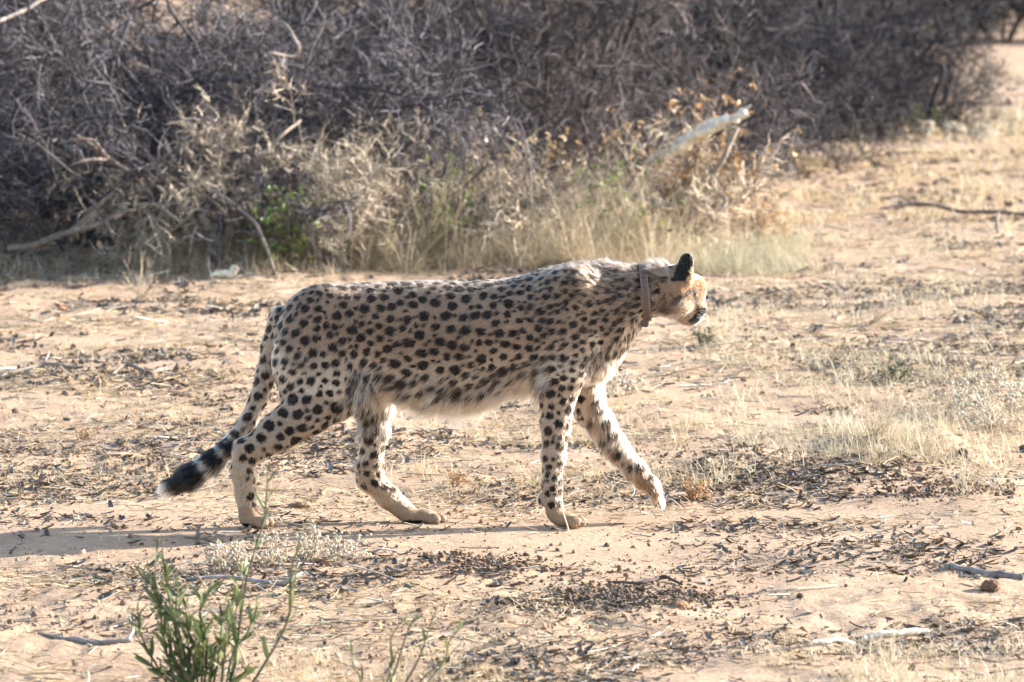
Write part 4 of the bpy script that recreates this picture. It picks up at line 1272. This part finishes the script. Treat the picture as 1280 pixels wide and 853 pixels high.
# ------------------------------------------------------------------ dead wood, stones, clods
def log(name, label, pts, rad, c, rough=0.22, seed=0, cat='log', side=12, rings=28, forks=(), group=None, kink=0.4, parent=None):
    """pts: world points; the base point becomes the origin"""
    pts = [np.array(p) for p in pts]
    o = pts[0].copy()
    path = spline([p - o for p in pts], rings)
    r = np.interp(np.linspace(0, 1, rings), np.linspace(0, 1, len(rad)), rad)
    kn = np.stack([np.interp(np.arange(rings), np.linspace(0, rings - 1, 8), rng.normal(0, 1, 8)) for _ in range(3)], 1)
    path = path + kn * r[:, None] * kink * np.clip(np.arange(rings) / 4, 0, 1)[:, None]
    cols = np.array(c)
    root = None
    mb = MB()
    V, P_ = tube(path, r, side, True, rough, seed)
    vc = cols[None] * (1 + 0.25 * fbm(V * 30 + seed, 3, seed))[:, None]
    mb.add(V, P_, np.clip(vc, 0.01, 0.9))
    ob = link(name, mb.mesh(name, True), M_WOOD, None, Vector(o))
    if parent is not None:
        ob.parent = parent; ob.location = ob.location - parent.location; ob['label'] = label
    else:
        tag(ob, label, cat, group)
    for fp, fr in forks:
        fpth = spline([np.array(p) - o for p in fp], 12)
        mb = MB(); V, P_ = tube(fpth, np.linspace(fr[0], fr[1], 12), 7, True, rough, seed + 3)
        mb.add(V, P_, cols)
        link('side_branch', mb.mesh('side_branch', True), M_WOOD, ob)
    return ob
YB = G(860, 322).y
log('log', 'thick pale dead log propped up at an angle among the dry shrubs', [at(812, 203, YB + 0.15), at(850, 181, YB), at(890, 159, YB - 0.12), at(931, 140, YB - 0.25)], [0.026, 0.034, 0.033, 0.018], (0.68, 0.60, 0.48), 0.4, 3, side=16, rings=30, kink=0.12,  # pale wood, colour raised so its shaded side looks sunlit
    forks=[((at(893, 157, YB - .12), at(912, 148, YB - .2), at(922, 152, YB - .25)), (0.02, 0.012)), ((at(924, 139, YB - .24), at(932, 136, YB - .26), at(939, 131, YB - .28)), (0.013, 0.002)), ((at(922, 146, YB - .24), at(932, 144, YB - .26), at(937, 145, YB - .27)), (0.012, 0.002)), ((at(862, 176, YB - .05), at(866, 165, YB - .1), at(875, 156, YB - .14)), (0.010, 0.003))])
log('branch', 'crooked grey and white dead limb hanging below the propped white log', [at(922, 160, YB - 0.2), at(905, 195, YB - 0.18), at(888, 228, YB - 0.15), at(906, 252, YB - 0.2), at(880, 277, YB - 0.25)], [0.010, 0.013, 0.009, 0.012, 0.007], (0.24, 0.20, 0.165), 0.45, 5, 'branch')
log('branch', 'straight grey dead pole lying in the grass left of the propped white log', [at(738, 233, YB + 0.3), at(790, 243, YB + 0.2), at(845, 258, YB)], [0.016, 0.015, 0.011], (0.45, 0.42, 0.38), 0.15, 6, 'branch')
log('stump', 'broken pale stub of wood in front of the brown twiggy bush', [at(604, 180, YB + 0.9), at(603, 165, YB + 0.9), at(606, 155, YB + 0.85)], [0.022, 0.02, 0.012], (0.62, 0.57, 0.48), 0.3, 7, 'stump', forks=[((at(603, 168, YB + .9), at(616, 162, YB + .85), at(622, 166, YB + .8)), (0.012, 0.006))])
log('limb', 'pale curved bare limb at the top of the large grey bush', [at(322, 28, 10.2), at(352, 28, 10.0), at(372, 55, 9.9), at(368, 70, 9.9), at(336, 66, 9.8)], [0.005, 0.007, 0.009, 0.008, 0.006], (0.25, 0.21, 0.18), 0.2, 8, 'branch', parent=big_bush)
log('limb', 'long pale bare pole crossing the top left corner', [at(-15, 32, 9.7), at(30, 12, 9.9), at(70, -12, 10.1)], [0.009, 0.010, 0.009], (0.28, 0.24, 0.215), 0.15, 9, 'branch', parent=big_bush)
log('limb', 'low grey brown limb arching along the ground under the large grey bush', [at(10, 312, 9.5), at(60, 300, 9.5), at(120, 280, 9.6), at(190, 250, 9.9)], [0.018, 0.016, 0.013, 0.008], (0.16, 0.125, 0.10), 0.2, 10, 'branch', forks=[((at(90, 290, 9.55), at(125, 255, 9.6), at(150, 235, 9.7)), (0.015, 0.006))], parent=big_bush)
log('limb', 'broken brown limb with splintered end leaning out of the large grey bush', [at(190, 245, 9.8), at(160, 215, 9.7), at(125, 190, 9.6), at(90, 165, 9.6)], [0.008, 0.012, 0.011, 0.005], (0.22, 0.17, 0.14), 0.3, 11, 'branch', forks=[((at(140, 200, 9.65), at(110, 200, 9.5), at(85, 208, 9.45)), (0.010, 0.004)), ((at(130, 193, 9.6), at(115, 175, 9.5), at(88, 175, 9.45)), (0.009, 0.004))], parent=big_bush)
log('limb', 'arched grey limb bending down to the grass right of the large grey bush', [at(262, 235, 9.6), at(300, 262, 9.5), at(325, 290, 9.4), at(345, 345, 9.3)], [0.008, 0.008, 0.008, 0.006], (0.22, 0.18, 0.15), 0.2, 12, 'branch', parent=big_bush)
log('wood_chunk', 'pale broken chunk of wood at the foot of the bushes above the tail', [G(263, 350) + Vector((0, 0, .02)), G(280, 350) + Vector((0, 0, .025)), G(296, 350) + Vector((0, 0, .04))], [0.006, 0.018, 0.02], (0.66, 0.57, 0.42), 0.3, 13, 'wood')
yr = G(1190, 272)
log('branch', 'dark fallen branch with an upright fork on the pale ground at far right', [G(1100, 268) + Vector((0, 0, .04)), G(1150, 268) + Vector((0, 0, .06)), G(1190, 275) + Vector((0, 0, .045)), G(1250, 281) + Vector((0, 0, .05)), G(1300, 284) + Vector((0, 0, .04))], [0.006, 0.013, 0.011, 0.011, 0.007], (0.17, 0.14, 0.12), 0.25, 14, 'branch',
    forks=[((G(1248, 296) + Vector((0, 0, 0)), at(1246, 280, G(1248, 293).y), at(1248, 266, G(1248, 290).y)), (0.011, 0.007))])
def gl(px, py, dz): return G(px, py) + Vector((0, 0, dz))
log('stick', 'weathered grey stick lying left of the bushy green plant', [gl(48, 804, .008), gl(85, 808, .009), gl(125, 813, .010), gl(165, 812, .012)], [0.004, 0.0055, 0.006, 0.006], (0.24, 0.21, 0.19), 0.2, 15, 'stick', forks=[((gl(160, 812, .012), gl(166, 806, .03), gl(162, 800, .045)), (0.006, 0.003))])
log('stick', 'grey stick with a raised brown end behind the bushy green plant', [gl(228, 738, .006), gl(280, 737, .010), gl(330, 740, .010), gl(358, 744, .018), gl(377, 742, .040)], [0.004, 0.006, 0.006, 0.008, 0.004], (0.28, 0.25, 0.225), 0.2, 16, 'stick')
log('stick', 'grey weathered log end at the lower right edge of the sand', [gl(1182, 716, .004), gl(1205, 722, .006), gl(1240, 727, .007), gl(1300, 729, .007)], [0.005, 0.009, 0.011, 0.010], (0.23, 0.20, 0.18), 0.25, 17, 'log')
log('stick', 'larger white bleached stick lying on the sand at lower right', [gl(1079, 792, .008), gl(1090, 791, .011), gl(1120, 790, .011), gl(1145, 788, .012), gl(1161, 787, .010)], [0.007, 0.010, 0.009, 0.010, 0.005], (0.62, 0.55, 0.45), 0.3, 18, 'stick', kink=0.15)
log('stick', 'smaller white bleached stick left of the larger white one', [gl(1012, 802, .006), gl(1040, 798, .008), gl(1068, 795, .010)], [0.003, 0.006, 0.005], (0.72, 0.65, 0.54), 0.25, 19, 'stick')
log('stick', 'thin black stick lying on the crumbly dark patch in the lower middle', [gl(760, 734, .006), gl(800, 737, .008), gl(828, 732, .012), gl(853, 738, .006)], [0.003, 0.0045, 0.005, 0.003], (0.07, 0.055, 0.05), 0.2, 20, 'stick')
log('stick', 'thin straight tan stick below the crumbly patch at lower middle right', [gl(958, 745, .006), gl(1000, 745, .007), gl(1046, 741, .008)], [0.003, 0.004, 0.003], (0.52, 0.42, 0.30), 0.15, 21, 'stick')
log('stick', 'grey brown twig on the litter left of the rump', [gl(0, 478, .012), gl(50, 472, .015), gl(105, 474, .012)], [0.005, 0.007, 0.004], (0.19, 0.17, 0.155), 0.2, 22, 'stick')
log('stick', 'dark curved twig right of the grey one in the litter left of the rump', [gl(140, 478, .01), gl(160, 472, .03), gl(185, 478, .02), gl(208, 473, .02)], [0.005, 0.007, 0.008, 0.008], (0.17, 0.14, 0.12), 0.2, 23, 'stick')
log('stick', 'dark flat stick on the sand behind the raised paw', [gl(1005, 533, .008), gl(1040, 536, .008), gl(1068, 537, .006)], [0.004, 0.005, 0.003], (0.10, 0.085, 0.08), 0.2, 24, 'stick')
log('bark_curl', 'dark curled piece of bark lying near the right edge of the clearing', [gl(1213, 580, .0), gl(1211, 578, .012), gl(1205, 576, .018), gl(1197, 575, .012)], [0.007, 0.010, 0.013, 0.008], (0.10, 0.07, 0.055), 0.3, 25, 'bark')
def clod(name, label, px, py, e, c, seed, cat='clod'):
    V, Fc = ico(4)
    V = V * (1 + 0.30 * fbm(V * 1.6 + seed * 3.1, 4, seed))[:, None]
    V = V * np.array(e)
    V[:, 2] = np.maximum(V[:, 2], -e[2] * 0.35)
    mb = MB(); mb.add(V, [Fc], np.array(c)[None] * (1 + 0.2 * fbm(V * 60, 2, seed))[:, None])
    g_ = G(px, py); g_.z += e[2] * 0.28
    return tag(link(name, mb.mesh(name, False), M_CLOD, None, g_), label, cat)
clod('clod', 'dark reddish brown clod near the grey log end at lower right', 1238, 741, (0.026, 0.024, 0.019), (0.17, 0.10, 0.07), 1)
clod('clod', 'dark brown clod at the right end of the crumbly lower middle patch', 841, 764, (0.034, 0.03, 0.018), (0.19, 0.12, 0.075), 2)
clod('clod', 'small dark round clod alone on the sand below the crumbly patch', 984, 818, (0.007, 0.007, 0.007), (0.10, 0.07, 0.05), 3)
clod('clod', 'flat brown clod on the sand left of the white bleached sticks', 970, 798, (0.028, 0.02, 0.009), (0.20, 0.12, 0.07), 4)
clod('clod', 'small dark clod between the crumbly patch and its black stick', 738, 782, (0.010, 0.009, 0.008), (0.13, 0.09, 0.065), 5)
clod('clod', 'dark clod beside the tip of the sparse green plant', 463, 764, (0.011, 0.01, 0.008), (0.13, 0.09, 0.07), 6)
clod('clod', 'small dark clod on bare sand right of the bushy green plant', 440, 760, (0.009, 0.009, 0.007), (0.12, 0.085, 0.065), 7)
clod('clod', 'low brown clod right of the long straight leaf stems of the green plant', 358, 783, (0.017, 0.015, 0.009), (0.17, 0.11, 0.08), 8)
clod('stone', 'small brick red stone on the sand at far left below the bushes', 76, 390, (0.018, 0.018, 0.014), (0.40, 0.17, 0.09), 9, 'stone')
clod('stone', 'dark pointed stone right of the brick red stone', 134, 388, (0.035, 0.03, 0.022), (0.17, 0.12, 0.10), 10, 'stone')
clod('clod', 'grey brown clod between the rear paws of the cheetah', 375, 633, (0.034, 0.03, 0.014), (0.22, 0.155, 0.11), 11)
clod('clod', 'black clod cut off by the right edge of the picture', 1281, 562, (0.02, 0.02, 0.018), (0.05, 0.04, 0.035), 12)
